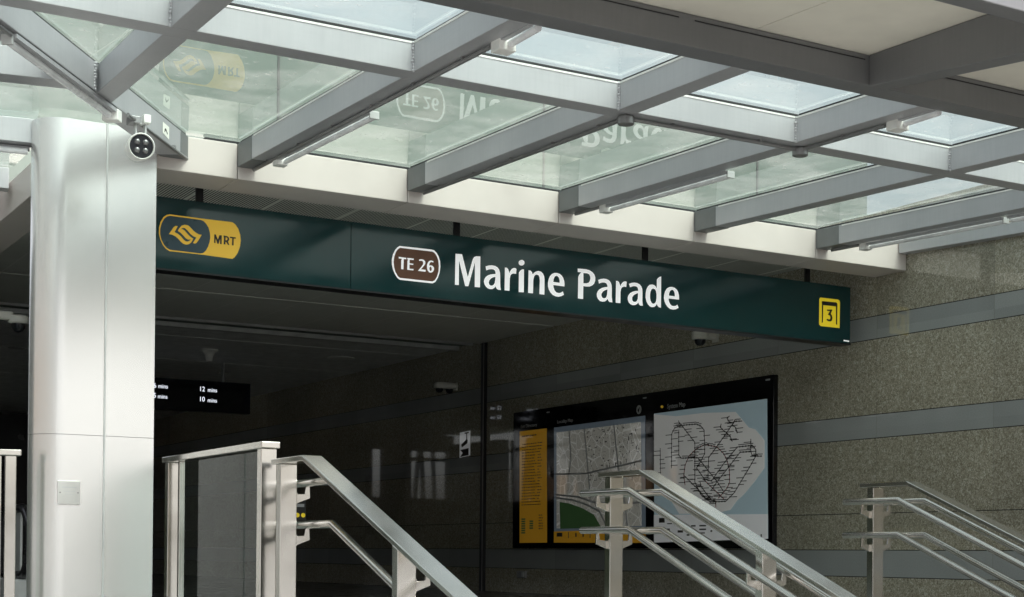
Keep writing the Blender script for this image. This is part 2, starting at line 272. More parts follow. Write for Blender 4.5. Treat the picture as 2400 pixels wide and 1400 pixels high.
# ---- outlines in metres
GLYPH={
'M':[[(5.9176,2.4542),(5.9775,2.4555),(6.0334,2.2725),(6.0792,2.4259),(6.0911,2.4441),(6.108,2.4532),(6.1494,2.4558),(6.1482,2.1998),(6.0995,2.1994),(6.0998,2.4067),(6.039,2.1987),(6.0101,2.1981),(5.9492,2.408),(5.9495,2.1999),(5.9145,2.1995)]],
'a':[[(6.2005,2.3796),(6.2307,2.3895),(6.2602,2.3942),(6.2897,2.3921),(6.3145,2.3818),(6.3295,2.364),(6.3372,2.3411),(6.3399,2.3113),(6.3405,2.2598),(6.3423,2.2256),(6.3471,2.1972),(6.3238,2.1968),(6.309,2.2031),(6.2964,2.2233),(6.2843,2.2072),(6.2671,2.197),(6.2451,2.1949),(6.2229,2.1992),(6.2032,2.2144),(6.1908,2.2325),(6.1861,2.2534),(6.1903,2.273),(6.2024,2.2913),(6.2218,2.306),(6.2462,2.3162),(6.2708,2.3216),(6.2963,2.3254),(6.2952,2.3412),(6.2876,2.3555),(6.2753,2.3615),(6.258,2.3623),(6.2335,2.3577),(6.2077,2.3465)],[(6.2956,2.3026),(6.271,2.2946),(6.2515,2.2833),(6.2369,2.2669),(6.2307,2.2492),(6.2358,2.2325),(6.2472,2.2251),(6.2644,2.2254),(6.2791,2.2345),(6.2887,2.2505),(6.2934,2.2724)]],
'r':[[(6.3852,2.3881),(6.4036,2.3887),(6.4162,2.3771),(6.4238,2.3584),(6.427,2.3436),(6.4362,2.364),(6.4535,2.3852),(6.4709,2.3934),(6.4884,2.393),(6.496,2.3873),(6.4929,2.3459),(6.4714,2.3472),(6.4514,2.3418),(6.4391,2.3276),(6.4324,2.3032),(6.4305,2.1982),(6.3838,2.1981)]],
'i':[[(6.5688,2.3916),(6.5693,2.1987),(6.5205,2.1963),(6.5208,2.3595),(6.5337,2.3781),(6.5512,2.3894)],[(6.5742,2.4477),(6.5721,2.4384),(6.566,2.43),(6.5567,2.4239),(6.5458,2.4209),(6.5348,2.4216),(6.5255,2.4258),(6.5192,2.4329),(6.517,2.4418),(6.519,2.4511),(6.5251,2.4595),(6.5344,2.4656),(6.5453,2.4686),(6.5563,2.4679),(6.5656,2.4637),(6.5719,2.4566)]],
'n':[[(6.6152,2.3894),(6.6345,2.3874),(6.6472,2.3765),(6.6566,2.3557),(6.6676,2.372),(6.6852,2.3847),(6.7106,2.3925),(6.7361,2.3898),(6.7567,2.3744),(6.7682,2.3537),(6.7725,2.3279),(6.7723,2.1977),(6.7238,2.1984),(6.7267,2.3147),(6.7239,2.3406),(6.7135,2.357),(6.6956,2.3605),(6.6804,2.3559),(6.6679,2.3394),(6.6616,2.3127),(6.6592,2.1985),(6.6127,2.198)]],
'e':[[(6.9715,2.2866),(6.8602,2.2883),(6.863,2.2666),(6.8736,2.2435),(6.8918,2.2276),(6.9177,2.2243),(6.9384,2.2307),(6.9564,2.2425),(6.9671,2.2149),(6.9438,2.2017),(6.918,2.1936),(6.887,2.1934),(6.8586,2.2026),(6.8352,2.2201),(6.817,2.2447),(6.809,2.2702),(6.8077,2.3007),(6.8135,2.3319),(6.826,2.3594),(6.8464,2.3812),(6.872,2.3925),(6.8978,2.3942),(6.9238,2.3889),(6.9446,2.3756),(6.9604,2.3551),(6.9695,2.3296),(6.9728,2.3079)],[(6.86,2.3137),(6.9245,2.3129),(6.9243,2.334),(6.9163,2.3552),(6.9033,2.3671),(6.8903,2.3693),(6.8749,2.3621),(6.8638,2.3412)]],
'P':[[(7.1049,2.4528),(7.1921,2.4554),(7.2267,2.4498),(7.2565,2.4362),(7.2765,2.4175),(7.2857,2.3914),(7.2845,2.3643),(7.2748,2.3406),(7.2552,2.3221),(7.2281,2.3104),(7.1937,2.3071),(7.1632,2.3083),(7.1614,2.1966),(7.1104,2.1969),(7.1119,2.3826),(7.1215,2.4021),(7.1361,2.4179),(7.1458,2.4243),(7.1066,2.4233)],[(7.163,2.4206),(7.2023,2.4217),(7.2221,2.4162),(7.2331,2.4007),(7.2363,2.3824),(7.2316,2.3612),(7.2204,2.3444),(7.1983,2.3352),(7.1639,2.3319)]],
'a2':[[(7.3166,2.3758),(7.3413,2.3865),(7.3737,2.3926),(7.4037,2.3914),(7.4288,2.3826),(7.4465,2.3655),(7.4558,2.3413),(7.4581,2.3081),(7.4578,2.2413),(7.4658,2.1952),(7.4382,2.1956),(7.4256,2.2029),(7.4154,2.2228),(7.4031,2.2071),(7.3882,2.1965),(7.3633,2.1918),(7.3383,2.1949),(7.3183,2.2097),(7.3057,2.2293),(7.303,2.2519),(7.3102,2.2734),(7.3274,2.2937),(7.3571,2.3111),(7.3869,2.3201),(7.4144,2.324),(7.4117,2.3413),(7.4015,2.3549),(7.384,2.3594),(7.3616,2.3585),(7.3417,2.3524),(7.3254,2.3446)],[(7.4146,2.3032),(7.3921,2.2956),(7.3698,2.2831),(7.3526,2.2628),(7.3492,2.2479),(7.3554,2.2318),(7.3679,2.2226),(7.3854,2.2234),(7.4003,2.2318),(7.4101,2.2536)]],
'r2':[[(7.5026,2.3868),(7.5218,2.3854),(7.5345,2.3761),(7.5438,2.354),(7.5465,2.3417),(7.5599,2.366),(7.5774,2.3845),(7.5976,2.3915),(7.6139,2.388),(7.6098,2.3427),(7.5879,2.3448),(7.5652,2.3351),(7.5538,2.3172),(7.549,2.2916),(7.549,2.196),(7.501,2.1959)]],
'a3':[[(7.6395,2.3737),(7.6638,2.3836),(7.6944,2.3895),(7.7251,2.3883),(7.7534,2.3792),(7.7716,2.3611),(7.7805,2.3387),(7.7824,2.305),(7.7821,2.2373),(7.7877,2.1947),(7.763,2.1934),(7.7475,2.2025),(7.7396,2.2208),(7.727,2.2049),(7.7066,2.1934),(7.6811,2.1903),(7.6555,2.1964),(7.6376,2.2116),(7.6282,2.2318),(7.627,2.2527),(7.6344,2.2723),(7.652,2.2928),(7.6799,2.3089),(7.7105,2.3173),(7.7386,2.3208),(7.7358,2.3408),(7.7265,2.3538),(7.7075,2.3592),(7.6845,2.357),(7.6515,2.3441)],[(7.7373,2.3008),(7.7133,2.2922),(7.6904,2.2796),(7.6743,2.2591),(7.6729,2.2422),(7.6797,2.2259),(7.6936,2.22),(7.7089,2.2214),(7.7242,2.23),(7.7342,2.252)]],
'd':[[(7.9829,2.472),(7.9831,2.193),(7.9622,2.1971),(7.9464,2.2097),(7.9411,2.2263),(7.9282,2.2081),(7.9102,2.1946),(7.8869,2.1904),(7.8635,2.196),(7.8427,2.2132),(7.8269,2.2372),(7.8178,2.2702),(7.8185,2.3084),(7.8258,2.343),(7.8411,2.3698),(7.8616,2.3866),(7.8874,2.3912),(7.9108,2.3871),(7.9291,2.374),(7.9382,2.3579),(7.9373,2.4386),(7.9491,2.4546),(7.9673,2.4662)],[(7.8956,2.3568),(7.919,2.3518),(7.9295,2.3358),(7.935,2.3108),(7.9353,2.2768),(7.9305,2.2466),(7.9176,2.2284),(7.8995,2.2217),(7.8839,2.2275),(7.8708,2.2454),(7.8643,2.2703),(7.864,2.2999),(7.8689,2.3258),(7.8801,2.3481)]],
'e2':[[(8.1805,2.2843),(8.0649,2.2844),(8.0689,2.2591),(8.0822,2.2368),(8.1035,2.2216),(8.1272,2.2208),(8.1483,2.2269),(8.1624,2.2376),(8.1759,2.2109),(8.1486,2.1957),(8.117,2.1895),(8.0853,2.1922),(8.0589,2.207),(8.0377,2.2286),(8.0227,2.255),(8.0162,2.2842),(8.0185,2.3143),(8.0286,2.3451),(8.0467,2.3703),(8.0728,2.3856),(8.1017,2.3905),(8.1308,2.3855),(8.1547,2.372),(8.1708,2.3499),(8.179,2.3206)],[(8.0673,2.3103),(8.1358,2.3089),(8.134,2.3336),(8.1258,2.3542),(8.1125,2.365),(8.0967,2.3635),(8.0811,2.3522),(8.0723,2.3321)]],
'mrt_base':[[(3.5211,2.4906),(3.7673,2.4878),(4.0042,2.4889),(4.028,2.4747),(4.0521,2.4435),(4.0674,2.3999),(4.0723,2.358),(4.0654,2.3062),(4.0481,2.259),(4.0248,2.2254),(4.0072,2.2117),(3.7732,2.2185),(3.5212,2.2181),(3.4928,2.233),(3.47,2.2581),(3.4498,2.2973),(3.4395,2.3403),(3.4404,2.3845),(3.4512,2.4271),(3.4733,2.4656),(3.4957,2.4835)]],
'mrt_blue':[[(3.5212,2.4796),(3.7559,2.4767),(3.7791,2.4696),(3.7996,2.451),(3.8173,2.425),(3.8279,2.3898),(3.8312,2.3565),(3.8272,2.3224),(3.8159,2.2847),(3.7989,2.252),(3.7788,2.2317),(3.7586,2.2254),(3.524,2.228),(3.4984,2.2391),(3.4784,2.259),(3.4583,2.2955),(3.448,2.3357),(3.4476,2.3743),(3.457,2.414),(3.4763,2.4521),(3.4987,2.4727)]],
'mrt_logo':[[(3.5128,2.343),(3.5337,2.3731),(3.5476,2.3968),(3.5617,2.409),(3.5796,2.4083),(3.5557,2.3623),(3.5822,2.3522),(3.6038,2.3366),(3.624,2.3153),(3.6413,2.3033),(3.657,2.3031),(3.6727,2.3123),(3.6812,2.3216),(3.6597,2.3184),(3.641,2.3269),(3.6208,2.3469),(3.6006,2.364),(3.58,2.3742),(3.5917,2.395),(3.61,2.4165),(3.6328,2.4255),(3.6557,2.4246),(3.673,2.414),(3.6992,2.3891),(3.7253,2.3726),(3.7455,2.3651),(3.7643,2.3658),(3.7388,2.321),(3.7246,2.2999),(3.7117,2.2943),(3.6973,2.2969),(3.7233,2.3402),(3.6996,2.3474),(3.6765,2.3629),(3.6562,2.3842),(3.6345,2.4007),(3.6188,2.4008),(3.6032,2.3893),(3.616,2.3902),(3.6304,2.3841),(3.6478,2.3666),(3.668,2.348),(3.6854,2.336),(3.6998,2.3293),(3.6829,2.2981),(3.6658,2.2845),(3.6458,2.2787),(3.6229,2.2832),(3.6028,2.2976),(3.5826,2.3176),(3.5625,2.332),(3.5397,2.3405)]],
'mrt_M':[[(3.8629,2.3811),(3.8746,2.381),(3.8911,2.3435),(3.9024,2.3785),(3.9215,2.3793),(3.9207,2.313),(3.9084,2.3131),(3.9091,2.354),(3.8973,2.3133),(3.887,2.3135),(3.8735,2.3528),(3.8724,2.3161),(3.8622,2.3156)]],
'mrt_R':[[(3.9361,2.3809),(3.9671,2.3773),(3.9789,2.3674),(3.9806,2.352),(3.9704,2.3368),(3.9825,2.3127),(3.9707,2.3142),(3.9558,2.3338),(3.9513,2.3338),(3.9501,2.3134),(3.9369,2.3142),(3.9393,2.363),(3.9363,2.3683)],[(3.9518,2.3686),(3.9657,2.3659),(3.9673,2.3548),(3.9615,2.3471),(3.9512,2.346)]],
'mrt_T':[[(3.9847,2.3771),(4.032,2.3767),(4.0307,2.3661),(4.0159,2.3658),(4.015,2.3134),(4.0022,2.3135),(4.004,2.3659),(3.9854,2.3675)]],
'te_base':[[(5.4089,2.4621),(5.6973,2.4643),(5.7196,2.4605),(5.7421,2.4431),(5.7619,2.4154),(5.7749,2.377),(5.7781,2.3326),(5.7717,2.2823),(5.7554,2.2385),(5.7334,2.2041),(5.7085,2.1905),(5.4118,2.1912),(5.3899,2.205),(5.368,2.2345),(5.3514,2.2695),(5.3415,2.3076),(5.3411,2.3466),(5.3501,2.3866),(5.3687,2.4252),(5.3901,2.4495)]],
'te_brown':[[(5.4118,2.447),(5.703,2.4476),(5.7226,2.4385),(5.7423,2.4158),(5.7566,2.385),(5.7627,2.3385),(5.7604,2.2936),(5.7469,2.2476),(5.7277,2.2184),(5.7056,2.2058),(5.4143,2.2061),(5.3952,2.2177),(5.3732,2.2497),(5.3606,2.2876),(5.3562,2.3286),(5.3611,2.3707),(5.3769,2.4114),(5.3929,2.4339)]],
'te_T':[[(5.399,2.3734),(5.467,2.3715),(5.4658,2.3601),(5.444,2.3605),(5.4421,2.2768),(5.4226,2.2767),(5.4223,2.3477),(5.429,2.3607),(5.4005,2.3601)]],
'te_E':[[(5.4765,2.373),(5.534,2.3722),(5.5328,2.3612),(5.4966,2.3609),(5.4961,2.3308),(5.5303,2.3307),(5.5291,2.3215),(5.4957,2.3215),(5.496,2.2879),(5.533,2.2891),(5.5314,2.2774),(5.4767,2.2773),(5.4782,2.3486),(5.4835,2.359),(5.4758,2.3631)]],
'te_2':[[(5.5821,2.3705),(5.6041,2.3753),(5.6234,2.3724),(5.6374,2.3603),(5.6389,2.3456),(5.6295,2.3273),(5.6131,2.3084),(5.5995,2.2934),(5.6423,2.2928),(5.641,2.2771),(5.5734,2.2785),(5.583,2.2905),(5.602,2.3122),(5.6183,2.3361),(5.6195,2.351),(5.6125,2.3614),(5.6001,2.3625),(5.5836,2.3596)]],
'te_6':[[(5.7122,2.3705),(5.7109,2.3592),(5.6928,2.363),(5.6804,2.3548),(5.675,2.3419),(5.6751,2.3308),(5.6903,2.3348),(5.707,2.3303),(5.7183,2.3166),(5.7171,2.2991),(5.7075,2.2833),(5.6909,2.2754),(5.6743,2.2763),(5.6603,2.2909),(5.6545,2.3101),(5.6543,2.3323),(5.661,2.3528),(5.6733,2.3677),(5.6899,2.3744)],[(5.6863,2.3245),(5.678,2.3175),(5.6754,2.3048),(5.6797,2.2904),(5.6881,2.2863),(5.6963,2.2946),(5.6975,2.3095),(5.6932,2.3202)]],
'x_base':[[(9.8333,2.4546),(10.0529,2.4563),(10.0737,2.4477),(10.0799,2.4291),(10.0763,2.1858),(9.8405,2.1849),(9.8231,2.198),(9.8211,2.2151),(9.8221,2.4404)]],
'x_arch':[[(9.8563,2.4228),(10.0302,2.4263),(10.045,2.4154),(10.0438,2.2128),(10.0299,2.2186),(10.0282,2.3878),(9.8681,2.3856),(9.8651,2.224),(9.8525,2.2143),(9.8518,2.4154)]],
'x_3':[[(9.9163,2.3482),(9.9803,2.3539),(9.9804,2.3434),(9.9624,2.314),(9.9786,2.2945),(9.9848,2.2741),(9.979,2.2527),(9.9654,2.2394),(9.9403,2.2373),(9.9128,2.2471),(9.9135,2.2604),(9.9447,2.255),(9.956,2.2612),(9.9605,2.2755),(9.9534,2.2923),(9.9397,2.2981),(9.9268,2.3005),(9.944,2.3228),(9.953,2.3375),(9.9187,2.3363)]],
'x_dash':[[(10.1306,2.0772),(10.2013,2.0743),(10.1995,2.0625),(10.1307,2.0649)]],
}
METRO=[('n',[(14.002,1.5165),(13.9893,1.4935),(13.9397,1.4606),(13.6735,1.4571),(13.5899,1.4297),(13.5303,1.3825),(13.5164,1.2232),(13.515,1.1223),(13.5847,1.0392)]),('n',[(13.9397,1.4606),(14.0752,1.4402),(14.1292,1.3769),(14.1263,0.9907)]),('n',[(13.9397,1.4606),(13.6946,1.2551),(13.6887,0.8118),(13.5678,0.6632),(13.4028,0.587)]),('n',[(13.9956,1.4128),(13.9917,1.1323),(13.9469,1.0932),(13.6446,1.0827),(13.5727,1.0315),(13.2902,0.8047),(13.1746,0.6945)]),('r',[(13.8694,0.789),(13.8952,0.8926),(13.8724,1.0089),(13.8009,1.1079),(13.6697,1.1811),(13.5163,1.2203),(13.3067,1.1856),(13.1799,1.1049),(13.1224,1.0314),(13.0806,0.9309),(13.0743,0.7899),(13.1185,0.728),(13.1745,0.6874),(13.2649,0.6262)]),('n',[(12.9934,1.4526),(13.0374,1.4066),(13.2725,1.2093),(13.4442,1.0756),(13.4528,0.8465)]),('n',[(13.5847,1.0392),(13.6621,0.9704),(13.5231,0.8491),(13.3942,0.8156),(13.1337,1.032),(12.9453,1.1626),(12.694,1.1652),(12.6397,1.1181),(12.6388,1.0493),(12.7345,0.9436),(12.9946,0.675),(13.1393,0.5876),(13.4028,0.587)]),('n',[(12.7148,1.1015),(12.9003,1.1044),(13.0877,0.9593),(13.2902,0.8047),(13.3929,0.7155)]),('n',[(12.7229,1.2332),(12.7213,1.1018),(12.6926,1.0521),(12.5428,1.0445)]),('n',[(13.883,0.8921),(13.616,0.7224),(13.4968,0.6324),(13.3104,0.5918)]),('n',[(13.5934,0.8084),(13.5691,0.7571),(13.3915,0.6082)]),('r',[(13.5229,0.8347),(13.3583,0.7287),(13.1736,0.6167)]),('n',[(14.3494,1.2257),(14.3377,0.94)]),('n',[(13.0374,1.4066),(12.9932,1.4386),(12.8715,1.4343)]),('n',[(13.0879,1.5016),(13.1282,1.4833),(13.094,1.4456),(13.0556,1.4289)]),('n',[(13.2296,1.4267),(13.2406,1.392),(13.1832,1.3528),(13.1375,1.3286)]),('n',[(13.0374,1.4066),(12.9812,1.3747),(12.9472,1.3165),(12.9809,1.3467)]),('n',[(13.1375,1.3286),(13.0694,1.2821),(13.0351,1.2308),(13.069,1.2539)]),('r',[(13.3151,0.5991),(13.3095,0.5277)]),('n',[(13.5465,0.8385),(13.4643,0.8354)])]
LAND=[(14.4785,1.6256),(14.0522,1.5718),(13.5563,1.5718),(12.9834,1.5402),(12.7613,1.3601),(12.653,1.3322),(12.5024,1.2063),(12.4989,0.9195),(12.6676,0.7754),(12.8397,0.6495),(12.9491,0.5898),(13.0593,0.4942),(13.3547,0.4574),(13.9751,0.4685),(14.2791,0.7581),(14.4683,0.9151)]
SYS=[(14.4786,1.6331),(12.4697,1.6378),(12.4373,0.1826),(14.4572,0.1455)]
SYSLEG=[(14.4618,0.4652),(12.4404,0.4382)]
LOC=[(16.6659,1.6169),(14.6592,1.6237),(14.6322,0.3055),(16.6436,0.2913)]
LOCLEG=[(16.6413,0.1494),(14.6298,0.1427)]
PARK=[(16.5084,0.6635),(16.2914,0.6417),(15.9881,0.5778),(15.7216,0.492),(15.5748,0.3542),(15.5601,0.3302),(16.4871,0.3232)]
EXD=[(17.5307,1.6223),(16.8479,1.6205),(16.8165,0.1498),(17.5046,0.1476)]
HDR=[(17.5112,1.6765),(17.0371,1.6755),(16.6036,1.6694),(16.156,1.6761),(14.7929,1.7025),(14.3435,1.7087),(14.2289,1.6847),(13.8039,1.6853)]
DASH=[(16.8192,1.824),(14.6754,1.8309),(12.4616,1.8361)]
# ================================================================ SETTING
YF=10.548; XW=10.40; ZL=-.52           # fascia plane, granite wall plane, landing level
SL=.0428
def zb(y): return 2.770+SL*(y-YF)       # underside of the canopy beams
def zt(y): return 2.936+SL*(y-YF)       # top of the canopy beams
BX=[3.842+1.3625*k for k in range(-6,5)]
def bx(k0,y): return k0+.029*(y-YF)
g=MB().add([(-150,-150,-1.6),(150,-150,-1.6),(150,200,-1.6),(-150,200,-1.6)],[(0,1,2,3)])
meta(obj('ground',g,'paving'),kind='structure')
meta(obj('landing',MB().box(-9,XW-.01,8.25,13.2,-1.58,ZL),'landing'),kind='structure')
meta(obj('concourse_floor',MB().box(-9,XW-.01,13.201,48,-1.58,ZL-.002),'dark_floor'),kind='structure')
st=MB(); n=7; y=8.25; rise=(1.6-.52)/n
for i in range(n-1): st.box(3.30,XW-.012,y-.372*(i+1),y-.372*i-.001 if i==0 else y-.372*i,-1.58,ZL-rise*(i+1))
meta(obj('stairs',st,'dark_floor'),kind='structure')

# ---- granite wall on the right
gw=thing('granite_wall',(10.6,13,-1.6),'polished speckled granite wall with blue grey bands on the right','wall')
obj('wall_cladding',MB().box(XW,XW+.3,-6,40,-1.6,3.30),'granite',gw)
obj('shutter_guide',MB().box(XW-.05,XW-.001,18.54,18.63,ZL,2.92),'black',gw)
obj('guide_trim',MB().box(XW-.054,XW-.051,18.54,18.56,ZL,2.92),'conduit',gw)

# ---- station building
sb=thing('station_building',(6.5,20,-.52),'station entrance hall with cream fascia and dark ceiling behind the green sign','building')
prev=3.24
for e in [BX[6]+1.3625*i for i in range(0,5)]+[XW-.002]:
    p=obj('fascia_panel',MB().box(prev+.003,e-.003,YF,10.97,2.68,2.934),'fascia',sb,bevel=.006); prev=e
obj('fascia_backing',MB().box(3.25,XW-.01,YF+.03,10.95,2.69,2.92),'fasciadark',sb)
obj('fascia_panel',MB().box(2.69,2.99,11.32,30,2.68,2.934),'fascia',sb,bevel=.006)
obj('perforated_soffit',MB().box(2.99,XW-.003,10.972,12.55,2.93,2.95),'perf',sb)
obj('soffit_trim',MB().box(2.99,XW-.003,12.552,12.60,2.925,2.95),'alu',sb)
obj('soffit_panel',MB().box(2.99,XW-.003,12.602,16.74,2.93,2.95),'ceil',sb)
obj('soffit_groove',MB().box(2.99,XW-.003,16.742,16.80,2.945,2.95),'black',sb)
obj('soffit_panel',MB().box(2.99,XW-.003,16.802,18.76,2.93,2.95),'ceil',sb)
obj('shutter_slot',MB().box(2.99,XW-.003,18.762,19.35,3.02,3.03),'black',sb)
obj('shutter_rail',MB().box(2.99,XW-.003,19.352,19.45,2.90,2.96),'alu',sb,bevel=.004)
obj('shutter_rail',MB().box(2.99,XW-.003,18.95,19.00,2.93,2.96),'alu',sb)
for a,b in ((19.46,20.36),(20.40,22.9),(22.95,26.2),(26.26,34)):
    obj('interior_ceiling',MB().box(2.99,XW-.003,a,b,2.93,2.95),'dark_ceiling',sb)
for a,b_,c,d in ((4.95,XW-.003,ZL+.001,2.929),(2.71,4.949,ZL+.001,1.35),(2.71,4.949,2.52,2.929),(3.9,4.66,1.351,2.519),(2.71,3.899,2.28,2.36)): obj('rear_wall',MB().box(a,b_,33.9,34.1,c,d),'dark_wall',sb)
obj('roof_parapet',MB().box(2.0,12.2,13.0,13.3,2.96,4.78),'render',sb)
obj('roof_slab',MB().box(2.0,12.2,13.302,34,2.96,3.5),'render',sb)
for xx in (5.1,7.9,10.6): obj('parapet_joint',MB().box(xx,xx+.02,12.99,12.998,2.97,4.77),'fasciadark',sb)

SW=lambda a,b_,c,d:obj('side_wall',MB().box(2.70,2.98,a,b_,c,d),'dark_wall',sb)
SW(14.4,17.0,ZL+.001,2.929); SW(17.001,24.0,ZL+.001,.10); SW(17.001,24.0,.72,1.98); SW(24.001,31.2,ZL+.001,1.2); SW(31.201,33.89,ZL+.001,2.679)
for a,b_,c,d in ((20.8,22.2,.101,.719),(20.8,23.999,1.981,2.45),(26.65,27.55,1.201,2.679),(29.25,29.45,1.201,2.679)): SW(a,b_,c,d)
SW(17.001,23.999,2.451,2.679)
obj('light_block_wall',MB().box(.55,.80,11.9,24,ZL+.001,2.6),'slate',sb)  # unseen wall, added to keep side light out of the hall
# ================================================================ CANOPY
cn=thing('glass_canopy',(6,8.5,0),'silver steel grid canopy with tinted glass panes and cream ceiling boards','canopy')
H=.166
def wb(name,p,q,w,mat='beam',h=H,ext=0):
    return obj(name,MB().bar(p,q,w,h),mat,cn,bevel=.004)
BW=.135
# cross beams A, C and the next ones towards the left / behind
AY0,AY1=7.555,7.715; CY0,CY1=6.29,6.455
obj('cross_beam',MB().hexa([(1.55,AY0,zb(AY0)),(XW-.14,AY0,zb(AY0)),(XW-.14,AY1,zb(AY1)),(1.55,AY1,zb(AY1))],[(1.55,AY0,zt(AY0)),(XW-.14,AY0,zt(AY0)),(XW-.14,AY1,zt(AY1)),(1.55,AY1,zt(AY1))]),'beam',cn,bevel=.004)
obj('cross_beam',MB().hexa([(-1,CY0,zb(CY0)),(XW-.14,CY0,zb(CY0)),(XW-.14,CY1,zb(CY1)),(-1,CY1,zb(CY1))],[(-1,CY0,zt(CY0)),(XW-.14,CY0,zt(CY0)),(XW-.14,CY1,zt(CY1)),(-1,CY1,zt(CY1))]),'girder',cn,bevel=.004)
D0=Vector((3.474,10.559)); D1=Vector((.60,6.46)); dd=(D1-D0).normalized(); dn=Vector((-dd.y,dd.x))
if dn.x<0: dn=-dn      # towards the camera side
dl=-dn
def d2(p): return (p.x,p.y)
def rafter(x0,ya,yb,wd=BW):
    b=[(bx(x0,ya),ya),(bx(x0,ya)+wd,ya),(bx(x0,yb)+wd,yb),(bx(x0,yb),yb)]
    return obj('rafter',MB().hexa([(a,c,zb(c)) for a,c in b],[(a,c,zt(c)) for a,c in b]),'beam',cn,bevel=.004)
def dy(x): return D0.y+(x-D0.x)*(D1.y-D0.y)/(D1.x-D0.x)     # where the diagonal runs at x (its camera side edge)
for k in range(6,11):
    rafter(BX[k],AY1+.001,YF-.002); rafter(BX[k],CY1+.001,AY0-.001)
    y0=10.24; b=[(bx(BX[k],y0)-.003,y0),(bx(BX[k],y0)+BW+.003,y0),(bx(BX[k],YF)+BW+.003,YF-.001),(bx(BX[k],YF)-.003,YF-.001)]
    obj('beam_sleeve',MB().hexa([(a,c,zb(c)-.003) for a,c in b],[(a,c,zt(c)-.002) for a,c in b]),'sleeve',cn,bevel=.003)
rafter(BX[5],CY1+.001,AY0-.001); _l=bx(BX[5],9.05); _q=[(bx(BX[5],AY1),AY1+.001),(bx(BX[5],AY1)+BW,AY1+.001),(_l+.005+BW,dy(_l+.005+BW)+.012),(_l,dy(_l)+.012)]
obj('rafter',MB().hexa([(a,c,zb(c)) for a,c in _q],[(a,c,zt(c)) for a,c in _q]),'beam',cn,bevel=.004)
rafter(BX[4],CY1+.001,AY0-.001)
# diagonal beam
a0=D0+dd*.0; a1=D1
q=[a0,a1,a1+dl*.16,a0+dl*.16]
obj('diagonal_beam',MB().hexa([(p.x,p.y,zb(p.y)-.001) for p in q],[(p.x,p.y,zt(p.y)+.001) for p in q]),'beam',cn,bevel=.004)
sq=[D0-dd*.0,D0+dd*.17,D0+dd*.17+dl*.166,D0+dl*.166]; sq=[p+dn*.003 for p in sq]
obj('beam_sleeve',MB().hexa([(p.x,p.y-.004,zb(p.y)-.004) for p in sq],[(p.x,p.y-.004,zt(p.y)-.002) for p in sq]),'sleeve',cn,bevel=.003)
# left bay beams behind the diagonal
def ebeam(px,py,ang,L,w):
    e=Vector((-math.cos(R(ang)),math.sin(R(ang)))); nn=Vector((math.sin(R(ang)),math.cos(R(ang))))
    p=Vector((px,py)); qq=[p+e*L,p,p+nn*w,p+e*L+nn*w]
    obj('cross_beam',MB().hexa([(v.x,v.y,zb(v.y)) for v in qq],[(v.x,v.y,zt(v.y)) for v in qq]),'beam',cn,bevel=.004)
ebeam(2.24,8.93,12,5.5,.19); ebeam(2.47,10.71,10,6,.16); ebeam(2.66,12.50,9,6,.16)
# wall-side beam
obj('rafter',MB().hexa([(XW-.11,CY1,zb(CY1)+.06),(XW-.003,CY1,zb(CY1)+.06),(XW-.003,YF-.01,zb(YF)+.06),(XW-.11,YF-.01,zb(YF)+.06)],[(XW-.11,CY1,zt(CY1)),(XW-.003,CY1,zt(CY1)),(XW-.003,YF-.01,zt(YF)),(XW-.11,YF-.01,zt(YF))]),'beam',cn,bevel=.004)
# white strips painting the highlight along the top edge of the faces
def edge_highlight(p,q_,side):
    obj('highlight_strip',MB().bar((p[0]+side[0],p[1]+side[1],zt(p[1])-.012),(q_[0]+side[0],q_[1]+side[1],zt(q_[1])-.012),.006,.011),'white_plastic',cn)
for k in range(5,11):
    edge_highlight((bx(BX[k],CY1)+0,CY1+.01),(bx(BX[k],AY0),AY0-.01),(-.001,0))
    if k>5: edge_highlight((bx(BX[k],AY1),AY1+.01),(bx(BX[k],10.2),10.2),(-.001,0))
    edge_highlight((bx(BX[k-1],AY0)+BW+.01,AY0),(bx(BX[k],AY0)-.01,AY0),(0,-.001))
# weld beads in the grid corners
def weld(x,y):
    mb=MB(); rr=random.Random(int(x*1000)); z=zb(y)+.004
    while z<zt(y)-.006:
        r=.008+rr.random()*.006; mb.lathe((x+rr.uniform(-.004,.004),y,z),[(r*.5,-.009),(r,0),(r*.5,.009)],8); z+=.017
    obj('weld_seam',mb,'beam',cn,smooth=True)
for k in range(4,11): weld(bx(BX[k],AY0)-.002,AY0-.002)
weld(2.405,9.03)
# gaskets and glass
def gk(p,q,w=.10): 
    obj('gasket',MB().bar(p,q,w,.016),'gasket',cn)
G0=.0015
for k in range(4,11):
    e=YF-.012 if k>5 else (dy(bx(BX[5],9.0)+.05) if k==5 else AY0)
    if k!=4:
        gk((bx(BX[k],AY1)+BW/2,AY1+.01,zt(AY1)+G0),(bx(BX[k],e)+BW/2,e,zt(e)+G0),BW-.03)
    gk((bx(BX[k],CY1)+BW/2,CY1+.01,zt(CY1)+G0),(bx(BX[k],AY0)+BW/2,AY0-.01,zt(AY0)+G0),BW-.03)
gk((1.6,(AY0+AY1)/2,zt((AY0+AY1)/2)+G0),(XW-.14,(AY0+AY1)/2,zt((AY0+AY1)/2)+G0),.135)
gk((-.9,(CY0+CY1)/2,zt((CY0+CY1)/2)+G0),(XW-.14,(CY0+CY1)/2,zt((CY0+CY1)/2)+G0),.135)
pm=D0+dl*.08; pn=D1+dl*.08; gk((pm.x,pm.y,zt(pm.y)+G0),(pn.x,pn.y,zt(pn.y)+G0),.13)
gk((3.6,YF+.03,2.9355),(XW-.02,YF+.03,2.9355),.04)
def pane(pts):
    mb=MB().add([(x,y,zt(y)+.0185) for x,y in pts],[tuple(range(len(pts)))[::-1]]); obj('glass_pane',mb,'glass',cn,rec=False)
